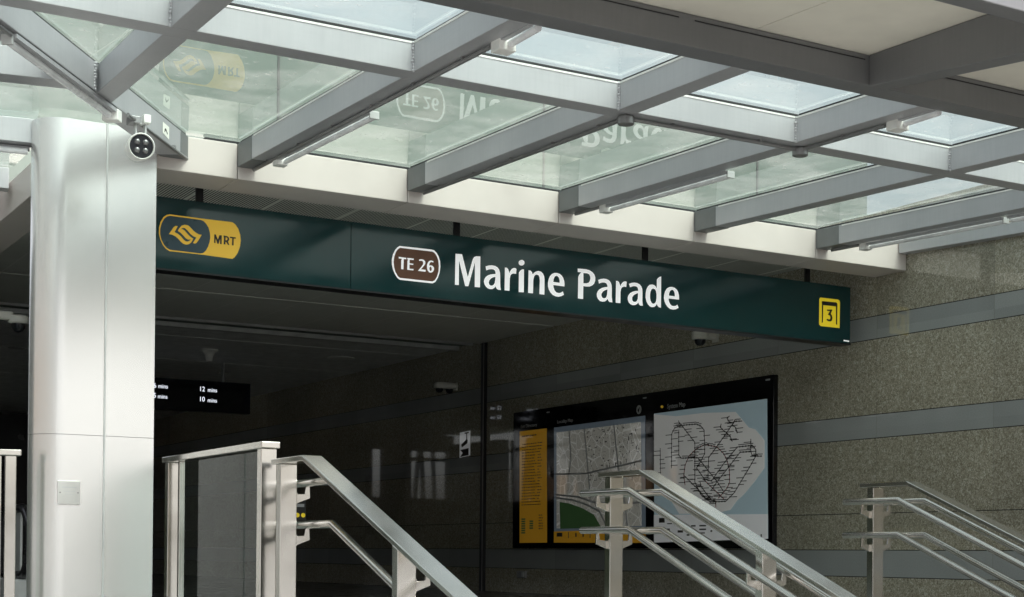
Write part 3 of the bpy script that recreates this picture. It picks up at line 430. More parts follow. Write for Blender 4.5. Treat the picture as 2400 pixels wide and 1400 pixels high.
for k in range(5,11):
    xr=(lambda y:bx(BX[k+1],y)+BW/2-.004) if k<10 else (lambda y:XW-.06)
    ym=(AY0+AY1)/2
    pane([(bx(BX[k],CY0+.08)+BW/2+.004,CY0+.08),(xr(CY0+.08),CY0+.08),(xr(ym),ym-.004),(bx(BX[k],ym)+BW/2+.004,ym-.004)])
    if k>5: pane([(bx(BX[k],ym)+BW/2+.004,ym+.004),(xr(ym),ym+.004),(xr(YF+.05),YF+.05),(bx(BX[k],YF+.05)+BW/2+.004,YF+.05)])
ym=(AY0+AY1)/2
x5=bx(BX[5],ym)+BW/2+.004
pane([(x5,ym+.004),(bx(BX[6],ym)+BW/2-.004,ym+.004),(bx(BX[6],YF+.05)+BW/2-.004,YF+.05),(3.44,YF+.05),(2.37,9.10)])
pane([(1.37,ym+.004),(x5-.008,ym+.004),(2.36,9.09)])
pane([(bx(BX[4],CY0+.08)+BW/2,CY0+.08),(bx(BX[5],CY0+.08)+BW/2-.004,CY0+.08),(x5-.006,ym-.004),(1.36,ym-.004),(.80,6.85)])
pane([(2.41,9.16),(3.50,10.70),(2.66,10.85),(-3.0,11.85),(-3.0,10.15)])
pane([(2.64,10.86),(2.70,12.55),(-3.0,13.5),(-3.0,11.86)])
pane([(-3,10.14),(2.38,9.10),(.55,6.5),(-3,6.5)])
# solid part of the canopy over the steps
def cz(y): return zt(y)+.002
def cboard(x0,x1,y0,y1): obj('ceiling_board',MB().hexa([(x0,y0,cz(y0)),(x1,y0,cz(y0)),(x1,y1,cz(y1)),(x0,y1,cz(y1))],[(x0,y0,cz(y0)+.08),(x1,y0,cz(y0)+.08),(x1,y1,cz(y1)+.08),(x0,y1,cz(y1)+.08)]),'canopy_ceiling',cn)
for x0,x1 in ((3.33,5.12),(5.126,7.85),(7.856,XW-.002)):
    for y0,y1 in ((CY0+.02,4.56),): cboard(x0,x1,y1,y0)
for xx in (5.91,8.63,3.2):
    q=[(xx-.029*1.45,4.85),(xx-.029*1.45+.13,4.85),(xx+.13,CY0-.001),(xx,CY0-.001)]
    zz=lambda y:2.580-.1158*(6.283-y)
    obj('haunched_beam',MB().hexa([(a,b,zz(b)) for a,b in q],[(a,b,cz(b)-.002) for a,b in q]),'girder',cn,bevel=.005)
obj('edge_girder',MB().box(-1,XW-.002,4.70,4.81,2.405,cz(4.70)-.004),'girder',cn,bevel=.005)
for x0,x1 in ((3.4,4.62),(4.72,5.88),(6.1,8.5),(8.8,10.2)): obj('girder_reveal',MB().box(x0,x1,CY0-.0035,CY0-.0015,zt(CY0)-.032,zt(CY0)-.027),'gasket',cn)

# ================================================================ COLUMN
pc=thing('steel_column',(2.81,10.92,-.52),'broad brushed steel clad column with rounded left corners and a small plate','column')
def colpoly(d=0):
    x0,x1,y0,y1,r=2.426-d,3.232+d,10.5-d,10.90+d,.1999+d; pts=[(x1,y0),(x1,y1)]
    for i in range(17): a=R(90+i*90/16); pts.append((x0+r+math.cos(a)*r,y1-r+math.sin(a)*r))
    for i in range(17): a=R(180+i*90/16); pts.append((x0+r+math.cos(a)*r,y0+r+math.sin(a)*r))
    return pts
for z0,z1 in ((ZL,.7815),(.7845,2.925)): obj('cladding',MB().prism(colpoly(),z0,z1,'z'),'column',pc,smooth=True)
obj('core',MB().prism(colpoly(-.006),ZL,2.92,'z'),'fasciadark',pc)
obj('cover_strip',MB().box(2.880,2.893,10.494,10.4995,ZL,2.925),'alu',pc,bevel=.002)
pl=obj('nameplate',MB().box(2.575,2.725,10.492,10.4995,.308,.468),'plate',pc,bevel=.0015)
for a,b,cc,d in ((2.60,2.70,.420,.428),(2.61,2.69,.395,.399),(2.62,2.68,.375,.378)): obj('engraving',MB().box(a,b,10.4905,10.4918,cc,d),'alu',pl)
for a in (2.59,2.71): obj('rivet',MB().lathe((a,10.4915,.388),[(.004,0),(.004,-.002)],10,(0,1,0)),'black',pl)

# ================================================================ SIGN
sg=thing('station_sign',(6.8,11.17,2.05),'long dark green station name sign reading Marine Parade hanging under the fascia','sign')
def sx(x,top): # slight sag of the panel to the right
    t=(x-3.406)/(10.212-3.406); return (2.615-.028*t) if top else (2.087-.040*t)
xs=[3.29,4.985,10.215]
for i,(a,b) in enumerate(zip(xs,xs[1:])):
    a2=a+(.0015 if i else 0); b2=b-(.0015 if i<1 else 0)
    obj('sign_panel',MB().add([(a2,11.1,sx(a2,0)),(b2,11.1,sx(b2,0)),(b2,11.24,sx(b2,0)),(a2,11.24,sx(a2,0)),(a2,11.1,sx(a2,1)),(b2,11.1,sx(b2,1)),(b2,11.24,sx(b2,1)),(a2,11.24,sx(a2,1))],[(3,2,1,0),(4,5,6,7),(0,1,5,4),(1,2,6,5),(2,3,7,6),(3,0,4,7)]),'sign',sg,bevel=.003)
obj('sign_bottom_trim',MB().add([(3.29,11.092,sx(3.29,0)-.014),(10.215,11.092,sx(10.2,0)-.014),(10.215,11.25,sx(10.2,0)-.014),(3.29,11.25,sx(3.29,0)-.014),(3.29,11.092,sx(3.29,0)-.001),(10.215,11.092,sx(10.2,0)-.001),(10.215,11.25,sx(10.2,0)-.001),(3.29,11.25,sx(3.29,0)-.001)],[(3,2,1,0),(4,5,6,7),(0,1,5,4),(1,2,6,5),(2,3,7,6),(3,0,4,7)]),'black',sg)
for x in (3.765,5.957,7.85,9.724): obj('hanger',MB().box(x-.028,x+.028,11.15,11.17,2.58,2.93),'black',sg)
YG=11.1-.0015
for k in ('M','a','r','i','n','e','P','a2','r2','a3','d','e2'): flat('letter',GLYPH[k],'white_vinyl',sg,YG,.002)
bd=flat('line_badge',GLYPH['te_base'],'white_vinyl',sg,YG,.002)
flat('badge_field',GLYPH['te_brown'],'brown',bd,YG-.0025,.002)
for k in ('T','E','2','6'): flat('badge_letter',GLYPH['te_'+k],'white_vinyl',bd,YG-.005,.002)
bd=flat('network_badge',GLYPH['mrt_base'],'yellow',sg,YG,.002)
flat('badge_field',GLYPH['mrt_blue'],'navy',bd,YG-.0025,.002)
flat('emblem',GLYPH['mrt_logo'],'yellow',bd,YG-.005,.002)
for k in 'MRT': flat('badge_letter',GLYPH['mrt_'+k],'ink',bd,YG-.0025,.002)
bd=flat('exit_badge',GLYPH['x_base'],'exit_yellow',sg,YG,.002)
flat('exit_arch',GLYPH['x_arch'],'ink',bd,YG-.0025,.002); flat('exit_number',GLYPH['x_3'],'ink',bd,YG-.0025,.002)
flat('maker_tag',GLYPH['x_dash'],'white_vinyl',sg,YG,.002)

# ================================================================ INFORMATION BOARD on the wall
ib=thing('information_board',(10.35,15,.08),'wide black framed board with exit directory, locality map and system map on granite','notice board')
y0,y1,z0,z1=12.37,17.70,.078,1.882
obj('frame',MB().box(10.337,XW-.002,y0,y1,z0,z1),'frame',ib,bevel=.004)
XP=10.3335
def quad(name,pts,mat,par,x=XP): return flat(name,[pts],mat,par,x,.003,'X')
ed=quad('exit_directory',EXD,'amber',ib)
mb=MB()
rr=random.Random(3)
def ctext(yl,yr,z,h):
    y=yl
    while y>yr+.02:
        wd=rr.uniform(.02,.06); mb.box(XP-.0035,XP-.002,max(yr,y-wd),y,z,z+h); y-=wd+rr.uniform(.012,.02)
ctext(17.46,17.10,1.545,.016)
for i in range(22): ctext(17.46,17.15-rr.random()*.12,1.44-i*.038,.011)
for i in range(22): ctext(17.06,16.95+rr.random()*.05,1.44-i*.038,.011)
for i in range(6):
    ctext(17.02,16.92,.50-i*.035,.012)
obj('printed_text',mb,'ink',ed)
mb=MB()
for i in range(7): mb.box(XP-.0035,XP-.002,17.36,17.46,.27+i*.03,.29+i*.03)
for i in range(4): mb.box(XP-.0035,XP-.002,17.16,17.25,.33+i*.03,.35+i*.03)
obj('printed_table',mb,'park',ed)
lm=quad('locality_map',LOC,'mapborder',ib)
quad('street_plan',[(16.60,1.55),(14.74,1.555),(14.71,.34),(16.58,.33)],'street',lm,XP-.003)
quad('park_area',PARK,'park',lm,XP-.006)
mb=MB()
for pts in ([(16.6,.72),(16.2,.68),(15.9,.62),(15.6,.53),(15.45,.36)],[(16.6,.76),(16.1,.72),(15.7,.64),(15.1,.60),(14.72,.62)],[(16.6,1.02),(15.9,1.0),(14.73,1.10)],[(15.95,1.55),(15.85,1.0),(15.8,.68)],[(15.3,1.55),(15.2,1.05),(15.05,.6),(15.0,.35)],[(16.3,1.55),(16.25,1.2),(16.3,1.0)]): strip(mb,pts,.022,XP-.0066,.0015)
obj('roads',mb,'greyink',lm)
mb=MB(); rr=random.Random(5)
for i in range(110):
    y=rr.uniform(14.76,15.9); z=rr.uniform(.9,1.53); a=rr.uniform(.008,.05); b=rr.uniform(.006,.018)
    if rr.random()<.5: a,b=b,a
    mb.box(XP-.0065,XP-.0052,y-a/2,y+a/2,z-b/2,z+b/2)
#strip(mb,[(16.1,.98),(15.95,1.02),(15.9,.97),(15.75,1.0),(15.6,1.05),(15.4,1.04),(15.25,1.07),(15.0,1.03)],.035,XP-.0068,.0012)
obj('building_blocks',mb,'ink',lm)
lg=quad('legend_strip',[LOC[3],LOC[2],LOCLEG[1],LOCLEG[0]],'amber',ib,XP-.003)
mb=MB(); rr=random.Random(6)
mb.box(XP-.0065,XP-.005,16.44,16.57,.225,.275)
for i in range(10):
    y=16.3-i*.165; mb.box(XP-.0065,XP-.005,y-.03,y,.22,.27) if i%3 else mb.box(XP-.0065,XP-.005,y-.015,y,.205,.28)
obj('legend_marks',mb,'ink',lg)
sm=quad('system_map',SYS,'sea',ib)
quad('land_area',LAND,'land',sm,XP-.0028)
quad('legend_area',[SYSLEG[0],SYSLEG[1],SYS[2],SYS[3]],'paper',sm,XP-.0035)
for col,mt in (('n','ink'),('r','redink')):
    mb=MB()
    for c,pts in METRO:
        if c==col: strip(mb,pts,.0095,XP-.0062,.0015)
    obj('transit_lines',mb,mt,sm)
mb=MB(); rr=random.Random(11)
for c,pts in METRO:
    acc=.03; side=1
    for (a,b),(cc,d) in zip(pts,pts[1:]):
        L=math.hypot(cc-a,d-b); t=acc
        while t<L:
            y=a+(cc-a)*t/L; z=b+(d-b)*t/L; ln=rr.uniform(.06,.11)
            mb.box(XP-.0080,XP-.0068,y-.010,y+.010,z-.008,z+.008)
            if abs(cc-a)>abs(d-b)*2.5: mb.box(XP-.0080,XP-.0068,y-.025,y+.025,z+.018,z+.026)
            else:
                ya,yb=(y+.015,y+.015+ln) if side>0 else (y-.015-ln,y-.015)
                mb.box(XP-.0080,XP-.0068,ya,yb,z-.0035,z+.0045)
            side=-side if rr.random()<.55 else side
            t+=.050
        acc=t-L
obj('station_names',mb,'ink',sm)
mb=MB()
for y,z,a,b in ((14.36,.40,.11,.055),(14.20,.36,.09,.012),(14.20,.29,.05,.03),(14.0,.27,.10,.026),(13.83,.23,.05,.02),(13.75,.33,.08,.016),(13.6,.33,.12,.016),(13.6,.29,.12,.016),(13.6,.25,.10,.012),(13.4,.27,.03,.02),(13.35,.31,.14,.007),(13.2,.27,.12,.007),(12.65,.22,.03,.02),(12.55,.20,.02,.06)):
    mb.box(XP-.0065,XP-.0052,y-a,y,z-b/2,z+b/2)
obj('legend_marks',mb,'ink',sm)
text('heading','Exit Directory',17.51,1.665,.062,'greyink',ib,10.335,'X',1.15)
text('heading','Locality Map',16.60,1.665,.062,'greyink',ib,10.335,'X',1.2)
text('heading','System Map',14.23,1.672,.075,'greyink',ib,10.335,'X',.95)
flat('compass_mark',[[(14.79+.052*math.cos(t*math.pi/10),1.703+.052*math.sin(t*math.pi/10)) for t in range(20)],[(14.79+.012,1.66),(14.79+.03,1.70),(14.79-.028,1.745),(14.79-.01,1.70)]],'greyink',ib,10.3345,.002,'X')
def small_emblem(name,y,z,s,mat,par,x):
    P=GLYPH['mrt_logo'][0]; cx=sum(p[0] for p in P)/len(P); czz=sum(p[1] for p in P)/len(P)
    flat(name,[[(y-(a-cx)*s,z+(b-czz)*s) for a,b in P]],mat,par,x,.002,'X')
small_emblem('emblem',14.33,1.700,.22,'yellow',ib,10.3345)
mb=MB()
for y,z in DASH: mb.box(10.334,10.3365,y-.035,y+.035,z-.008,z+.008)
obj('maker_tag',mb,'greyink',ib)

# ================================================================ HANDRAILS
YK=8.1; TS=.4047
def lower(y,z): return z-(YK-y)*TS
def handrail(xc,single,label):
    t=thing('handrail',(xc,8.47,ZL),label,'handrail','stainless handrails down the entrance steps')
    YE=4.2
    # flat top rail
    w=.062; zt0=.548; th=.032
    prof=[(8.575,zt0),(YK,zt0),(YE,lower(YE,zt0))]
    q=[(8.575,zt0-th),(YK-.008,zt0-th),(YE,lower(YE,zt0)-th*1.08),(YE,lower(YE,zt0)),(YK,zt0),(8.575,zt0)]
    obj('top_rail',MB().prism(q,xc-w,xc+w,'x'),'steel',t,bevel=.004)
    for zz in (.409,.162):
        for s in ((1,) if single else (-1,1)):
            x=xc+s*.13
            pts=[(x,8.66,zz),(x,8.63,zz),(x,YK,zz),(x,YE,lower(YE,zz))]
            if single: pts=[(x,8.86,zz),(x,8.83,zz)]+pts[2:]
            obj('round_rail',MB().tube(pts,.0235,18),'steel',t,smooth=True,bevel=.0)
    for i,py in enumerate((8.475,6.91,5.35)):
        top=zt0-th-.001 if py>YK else lower(py-.03,zt0)-th*1.1
        base=ZL if py>YK else -1.6+max(0,7-math.ceil((8.25-py)/.372))*rise
        base=ZL if py>8.25 else ZL-rise*math.ceil((8.25-py)/.372)
        pm=MB()
        if py>YK: pm.box(xc-.052,xc+.052,py-.035,py+.03,base,top)
        else:
            za=lower(py-.035,zt0)-th*1.12; zb_=lower(py+.03,zt0)-th*1.12
            pm.hexa([(xc-.052,py-.035,base),(xc+.052,py-.035,base),(xc+.052,py+.03,base),(xc-.052,py+.03,base)],[(xc-.052,py-.035,za),(xc+.052,py-.035,za),(xc+.052,py+.03,zb_),(xc-.052,py+.03,zb_)])
        p=obj('post',pm,'steel',t,bevel=.004)
        for zz in (.409,.162):
            z=zz if py>YK else lower(py,zz)
            for s in ((1,) if single else (-1,1)):
                x0=xc+s*.0525; x1=xc+s*.145
                q=[(x0,z-.115),(x0,z-.07),(x1-s*.03,z-.065),(x1-s*.022,z-.022),(x1-s*.003,z-.022),(x1,z-.09),(x0+s*.001,z-.125)]
                obj('bracket',MB().prism(q,py-.012,py+.002,'y'),'steel',t,bevel=.0015)
                obj('bracket_plate',MB().box(min(x0,x0+s*.006),max(x0,x0+s*.006),py-.028,py+.016,z-.125,z-.06),'steel',t,bevel=.001)
    return t
handrail(3.408,True,'nearest handrail, single sided, beginning beside the glass balustrade')
handrail(5.726,False,'double sided handrail in the middle, in front of the maps')
handrail(8.057,False,'double sided handrail farthest right, in front of bare granite')

# ================================================================ GLASS BALUSTRADES
def balustrade(name_label,p,q,cat='balustrade'):
    p=Vector(p);q=Vector(q); d=(q-p).normalized(); nn=Vector((-d.y,d.x)); L=(q-p).length
    t=thing('glass_balustrade',((p.x+q.x)/2,(p.y+q.y)/2,ZL),name_label,cat,'glass balustrades on the landing')
    P=lambda a,b,z:(p.x+d.x*a+nn.x*b,p.y+d.y*a+nn.y*b,z)
    obj('cap_rail',MB().hexa([P(-.065,-.06,.622),P(L+.02,-.06,.622),P(L+.02,.06,.622),P(-.065,.06,.622)],[P(-.065,-.06,.662),P(L+.02,-.06,.662),P(L+.02,.06,.662),P(-.065,.06,.662)]),'steel',t,bevel=.005)
    for a in (0,L-.06):
        obj('post',MB().hexa([P(a-.035,-.05,ZL),P(a+.035,-.05,ZL),P(a+.035,.05,ZL),P(a-.035,.05,ZL)],[P(a-.035,-.05,.6215),P(a+.035,-.05,.6215),P(a+.035,.05,.6215),P(a-.035,.05,.6215)]),'steel',t,bevel=.004)
    for a in (.075,L-.24): obj('glazing_bar',MB().hexa([P(a-.018,-.02,ZL+.08),P(a+.018,-.02,ZL+.08),P(a+.018,.02,ZL+.08),P(a-.018,.02,ZL+.08)],[P(a-.018,-.02,.6215),P(a+.018,-.02,.6215),P(a+.018,.02,.6215),P(a-.018,.02,.6215)]),'steel',t,bevel=.003)
    obj('glass_pane',MB().add([P(.094,0,ZL+.1),P(L-.26,0,ZL+.1),P(L-.26,0,.615),P(.094,0,.615)],[(0,1,2,3)]),'clear',t,rec=False)
    obj('bottom_rail',MB().hexa([P(.04,-.02,ZL+.05),P(L-.10,-.02,ZL+.05),P(L-.10,.02,ZL+.05),P(.04,.02,ZL+.05)],[P(.04,-.02,ZL+.1),P(L-.10,-.02,ZL+.1),P(L-.10,.02,ZL+.1),P(.04,.02,ZL+.1)]),'steel',t)
balustrade('framed glass balustrade between the steel column and the nearest handrail',(3.395,8.76),(3.395,10.62))
balustrade('glass balustrade end at the left edge of the view beside the column',(2.265,10.50),(-.6,10.95))

# ================================================================ LIGHTS, CONDUITS AND FIXTURES UNDER THE CANOPY
def zr(y,o=0): return zb(y)-o
GL='slim light battens under the canopy rafters'
def batten(ka,ya,yb,label,stub=True,box0=True):
    X=lambda y:bx(BX[ka],y)+BW+.012
    t=thing('light_batten',(X(ya),(ya+yb)/2,zr(ya,.06)),label,'light fitting',GL)
    P=lambda y,o,z:(X(y)+o,y,zr(y,z))
    obj('tray',MB().bar(P(ya,-.02,.028),P(yb,-.02,.028),.03,.022),'beam',t,bevel=.002)
    obj('tube_lens',MB().tube([P(ya,.022,.035),P(yb,.022,.035)],.019,12),'tube',t,smooth=True)
    if box0: obj('end_box',MB().box(X(ya)-.045,X(ya)+.04,ya-.01,ya+.07,zr(ya,.062),zr(ya,.004)),'white_plastic',t,bevel=.004)
    obj('end_cap',MB().box(X(yb)-.02,X(yb)+.045,yb-.012,yb,zr(yb,.056),zr(yb,.008)),'alu',t,bevel=.003)
batten(6,10.02,8.46,'light batten by the fascia, left end, under the second rafter')
batten(8,10.02,8.46,'light batten by the fascia in the middle, above the word Parade')
batten(10,10.02,8.46,'light batten by the fascia at the far right near the granite wall')
batten(10,8.40,6.9,'light batten nearer the viewer on the rightmost rafter along the wall',box0=False)
def ub(k,label):
    X=lambda y:bx(BX[k],y)+BW+.02
    t=thing('light_batten',(X(6.7),6.6,zr(6.7,.06)),label,'light fitting',GL)
    obj('tray',MB().bar((X(6.74)-.03,6.74,zr(6.74,.008)),(X(6.47)-.03,6.46,zr(6.46,.004)),.03,.022),'beam',t)
    obj('tube_lens',MB().tube([(X(6.74)+.015,6.74,zr(6.74,.014)),(X(6.46)+.015,6.46,zr(6.46,.006))],.02,12),'tube',t,smooth=True)
    obj('end_box',MB().box(X(6.78)-.055,X(6.78)+.045,6.74,6.83,zr(6.74,.052),zr(6.78,-.012)),'white_plastic',t,bevel=.004)
ub(6,'light batten with white box nearest the top centre of the view'); ub(8,'light batten with white box beside the cream ceiling at upper right')
def dpt(s,o,z):      # along the diagonal: s metres from the fascia end, o to the camera side
    p=D0+dd*s+dn*o; return (p.x,p.y,zr(p.y,z))
t=thing('light_batten',dpt(2.2,.03,.06),'light batten slung along the diagonal beam above the column','light fitting',GL)
obj('tray',MB().bar(dpt(1.45,-.02,.03),dpt(2.98,-.02,.03),.03,.022),'beam',t)
obj('tube_lens',MB().tube([dpt(1.45,-.055,.045),dpt(2.98,-.055,.045)],.021,12),'tube',t,smooth=True)
obj('end_box',MB().bar(dpt(1.38,-.05,.078),dpt(1.46,-.05,.078),.10,.07),'white_plastic',t,bevel=.004)
obj('end_cap',MB().bar(dpt(2.98,-.05,.07),dpt(3.0,-.05,.07),.06,.055),'alu',t,bevel=.003)
t=thing('light_batten',(1.6,10.85,zr(10.85,.08)),'light batten left of the column under the farther left beam','light fitting',GL)
obj('tube_lens',MB().tube([(2.42,10.80,zr(10.8,.045)),(1.0,11.06,zr(11.06,.045))],.022,12),'tube',t,smooth=True)
obj('tray',MB().bar((2.44,10.83,zr(10.8,.03)),(1.0,11.10,zr(11.06,.03)),.05,.022),'beam',t)
GC='grey conduits clipped under the canopy beams'
def conduit(pts,label,clips=True,r=.0125):
    t=thing('conduit',pts[0],label,'conduit',GC)
    obj('pipe',MB().tube(pts,r,10),'conduit',t,smooth=True)
    for a,b in zip(pts,pts[1:]):
        a=Vector(a);b=Vector(b); L=(b-a).length; n=int(L/.55)
        for i in range(n):
            p=a+(b-a)*((i+.5)/n); d=(b-a).normalized()
            obj('clip',MB().bar(p-d*.008+Vector((0,0,.002)),p+d*.008+Vector((0,0,.002)),.034,.022),'conduit',t)
def cp(k,y,z=.018): return (bx(BX[k],y)+BW-.028,y,zr(y,z))
conduit([cp(6,10.50),cp(6,6.84)],'conduit under the second rafter between its two light battens')
conduit([cp(7,10.48),cp(7,7.66)],'conduit under the third rafter running up to a round junction box')
conduit([cp(7,7.64),cp(8,7.64)],'conduit crossing between the two round junction boxes')
conduit([cp(8,7.60),cp(8,6.84)],'short conduit from the right junction box up to the upper right light')
conduit([cp(8,10.46),cp(8,10.10)],'short conduit stub at the fascia beside the middle light')
conduit([cp(10,10.46),cp(10,10.10)],'short conduit stub at the fascia beside the far right light')
conduit([dpt(.12,.03,.02),dpt(1.36,.03,.02)],'conduit under the lower end of the diagonal beam past the floodlight')
conduit([dpt(3.0,-.03,.02),dpt(4.2,-.03,.02)],'conduit under the upper end of the diagonal beam at the left edge')
for k,l in ((7,'round junction box under the third rafter crossing'),(8,'round junction box under the fourth rafter crossing')):
    p=cp(k,7.64,.035); meta(obj('junction_box',MB().lathe(p,[(.045,-.022),(.05,-.018),(.05,.02),(.04,.03)],20),'conduit',smooth=True),l,'junction box','round junction boxes under the canopy')
# floodlight
LP=Vector((2.835,9.55,2.545))
t=thing('floodlight',(LP.x,LP.y,LP.z-.09),'white cylindrical floodlight with four dark lenses hung in front of the column','floodlight')
ax=Vector((-.10,-1,-.10)).normalized()
obj('housing',MB().lathe(LP,[(.060,-.125),(.076,-.11),(.083,-.04),(.084,.035),(.078,.042),(.074,.036),(.0735,.028)],36,ax),'white_plastic',t,smooth=True)
fc=obj('lens_plate',MB().lathe(LP+ax*.02,[(.073,0),(.073,.012)],32,ax),'lamp_face',t,smooth=True)
s1=ax.cross(Vector((0,0,1))).normalized(); s2=s1.cross(ax)
for a,b in ((-1,-1),(1,-1),(-1,1),(1,1)): obj('lens',MB().lathe(LP+ax*.0325+s1*a*.026+s2*b*.026,[(.019,0),(.016,.006),(.008,.010),(.001,.011)],16,ax),'led',fc,smooth=True)
obj('swivel',MB().box(LP.x-.035,LP.x-.023,LP.y+.0,LP.y+.035,LP.z+.06,LP.z+.145).box(LP.x+.027,LP.x+.039,LP.y+.0,LP.y+.035,LP.z+.06,LP.z+.145).box(LP.x-.035,LP.x+.039,LP.y+.0,LP.y+.035,LP.z+.145,LP.z+.155),'alu',t,bevel=.003)
obj('mounting_box',MB().box(LP.x-.075,LP.x-.01,LP.y-.03,LP.y+.06,LP.z+.14,LP.z+.185),'conduit',t,bevel=.004)
obj('junction_cover',MB().box(LP.x+.012,LP.x+.058,LP.y-.03,LP.y+.03,LP.z+.152,LP.z+.205),'white_plastic',t,bevel=.004)
# paper note on the diagonal beam
pc0=D0+dd*.44+dn*.0025; pc1=D0+dd*.58+dn*.0025
mb=MB(); z=zb(pc0.y)+.04
def nq(a,b,z0,z1,o): 
    e=dn*o; mb.add([(a.x+e.x,a.y+e.y,z0),(b.x+e.x,b.y+e.y,z0+.01),(b.x+e.x,b.y+e.y,z1),(a.x+e.x,a.y+e.y,z1)],[(0,1,2,3)]); 
nq(pc0,pc1,z,z+.085,0)
pn=meta(obj('paper_note',mb,'note',rec=False),'torn white paper note stuck on the diagonal beam','paper note')
mb=MB(); e=dn*.0045
for s0,z0,s1_,z1 in ((.48,.045,.52,.07),(.52,.07,.54,.045),(.50,.06,.54,.062)):
    a=D0+dd*s0+dn*.004; b=D0+dd*s1_+dn*.004; mb.bar((a.x,a.y,z+z0-.02),(b.x,b.y,z+z1-.02),.002,.006)
obj('scribble',mb,'ink',pn)

# ================================================================ CAMERAS, SPEAKERS, SIGNS INSIDE
def wall_camera(y,z,label,domes=1,tilt=0):
    t=thing('dome_camera',(XW-.1,y,z-.1),label,'security camera','white dome cameras on brackets')
    L=.30
    obj('wall_plate',MB().box(XW-.02,XW-.001,y-.05,y+.05,z-.06,z+.05),'cam_white',t,bevel=.004)
    if domes==1:
        obj('arm',MB().box(XW-.16,XW-.02,y-.045,y+.045,z-.035,z+.035),'cam_white',t,bevel=.02)
        obj('housing',MB().lathe((XW-.22,y,z),[(.075,-.05),(.09,-.04),(.092,.03),(.07,.045)],28),'cam_white',t,smooth=True)
        obj('dome',MB().lathe((XW-.22,y,z-.05),[(.012,-.066),(.035,-.060),(.055,-.035),(.064,0)],24),'lens',t,smooth=True)
    else:
        obj('housing',MB().box(XW-.34,XW-.02,y-.07,y+.07,z-.045,z+.045),'cam_white',t,bevel=.035)
        for xx in (XW-.27,XW-.11): obj('dome',MB().lathe((xx,y,z-.045),[(.012,-.06),(.035,-.052),(.05,-.03),(.056,0)],20),'lens',t,smooth=True)
wall_camera(13.42,2.40,'single dome camera on the granite wall just below the green sign')
wall_camera(19.45,2.395,'twin dome camera on the dark wall beyond the shutter guide',2)
t=thing('dome_camera',(3.05,14,1.9),'dome camera on a long white arm left of the column','security camera','white dome cameras on brackets')
obj('arm',MB().box(2.80,3.03,13.96,14.04,2.03,2.105),'cam_white',t,bevel=.02)
obj('housing',MB().lathe((3.075,14,2.045),[(.075,-.04),(.085,-.03),(.088,.02),(.06,.035)],28),'cam_white',t,smooth=True)
obj('dome',MB().lathe((3.075,14,2.005),[(.012,-.075),(.035,-.068),(.055,-.04),(.062,0)],24),'lens',t,smooth=True)
obj('hanger_rod',MB().tube([(2.78,14,2.06),(2.78,14,2.94)],.02,10),'cam_white',t)
t=thing('warning_sign',(XW-.01,19.17,1.38),'small white camera warning sign on the dark wall','sign')
def wq(name,pts,mat,x): return flat(name,[pts],mat,t,x,.002,'X')
wq('plate',[(19.32,1.725),(19.01,1.735),(19.01,1.385),(19.32,1.365)],'paper',XW-.003)
wq('camera_symbol',[(19.12,1.70),(19.10,1.70),(19.10,1.62),(19.08,1.60),(19.09,1.56),(19.25,1.51),(19.27,1.55),(19.13,1.61),(19.12,1.63)],'ink',XW-.0055)
wq('bracket_symbol',[(19.17,1.715),(19.05,1.718),(19.05,1.70),(19.17,1.697)],'ink',XW-.0055)
wq('lower_symbol',[(19.30,1.475),(19.05,1.49),(19.05,1.39),(19.30,1.375),(19.22,1.43)],'ink',XW-.0055)
t=thing('socket_box',(XW-.02,17.53,-.32),'small steel socket box low on the granite wall under the maps','socket box')
obj('box',MB().box(XW-.03,XW-.001,17.42,17.64,-.315,-.225),'conduit',t,bevel=.004); obj('cover',MB().box(XW-.04,XW-.031,17.44,17.50,-.30,-.24),'alu',t)
# hanging train display
K=1.3412
t=thing('departure_display',(5.4*K,17.05*K,1.6*K),'black hanging display with white train arrival minutes beside the column','display')
obj('case',MB().box(4.2*K,6.375*K,17.0*K,17.0*K+.16,1.60*K,1.955*K),'screen',t,bevel=.006)
obj('screen_glass',MB().box(4.3*K,6.30*K,17.0*K-.004,17.0*K-.0015,1.635*K,1.925*K),'lens',t)
for s,x,z,sz in (('6',5.222,1.838,.078),('mins',5.276,1.838,.068),('12',5.755,1.832,.078),('mins',5.856,1.830,.068),('5',5.222,1.725,.078),('mins',5.272,1.722,.068),('10',5.755,1.716,.078),('mins',5.856,1.712,.068)):
    text('readout',s,x*K,z*K,sz*K,'digit',t,17.0*K-.006,'Y',.90,0)
obj('hanger_pole',MB().tube([(6.063*K,17.0*K+.08,1.95*K),(6.063*K,17.0*K+.08,2.94)],.02,10).box(6.00*K,6.13*K,17.0*K+.07,17.0*K+.09,2.06*K,2.07*K),'conduit',t)
meta(obj('ceiling_sprinkler',MB().lathe((7.424,21.5,2.93),[(.13,0),(.13,-.02),(.085,-.05),(.055,-.10),(.045,-.17),(.02,-.18)],24),'white_plastic',smooth=True),'white cone shaped sounder on the dark ceiling','sounder')
meta(obj('ceiling_speaker',MB().lathe((9.42,21.3,2.93),[(.20,0),(.20,-.008),(.17,-.014),(.0,-.016)],28),'white_plastic',smooth=True),'flat round speaker grille on the dark ceiling','speaker')
meta(obj('ceiling_downlight',MB().lathe((5.0,22.9,2.93),[(.12,0),(.12,-.008),(.09,-.012)],20),'alu',smooth=True),'small round downlight on the ceiling left of the column','light fitting')
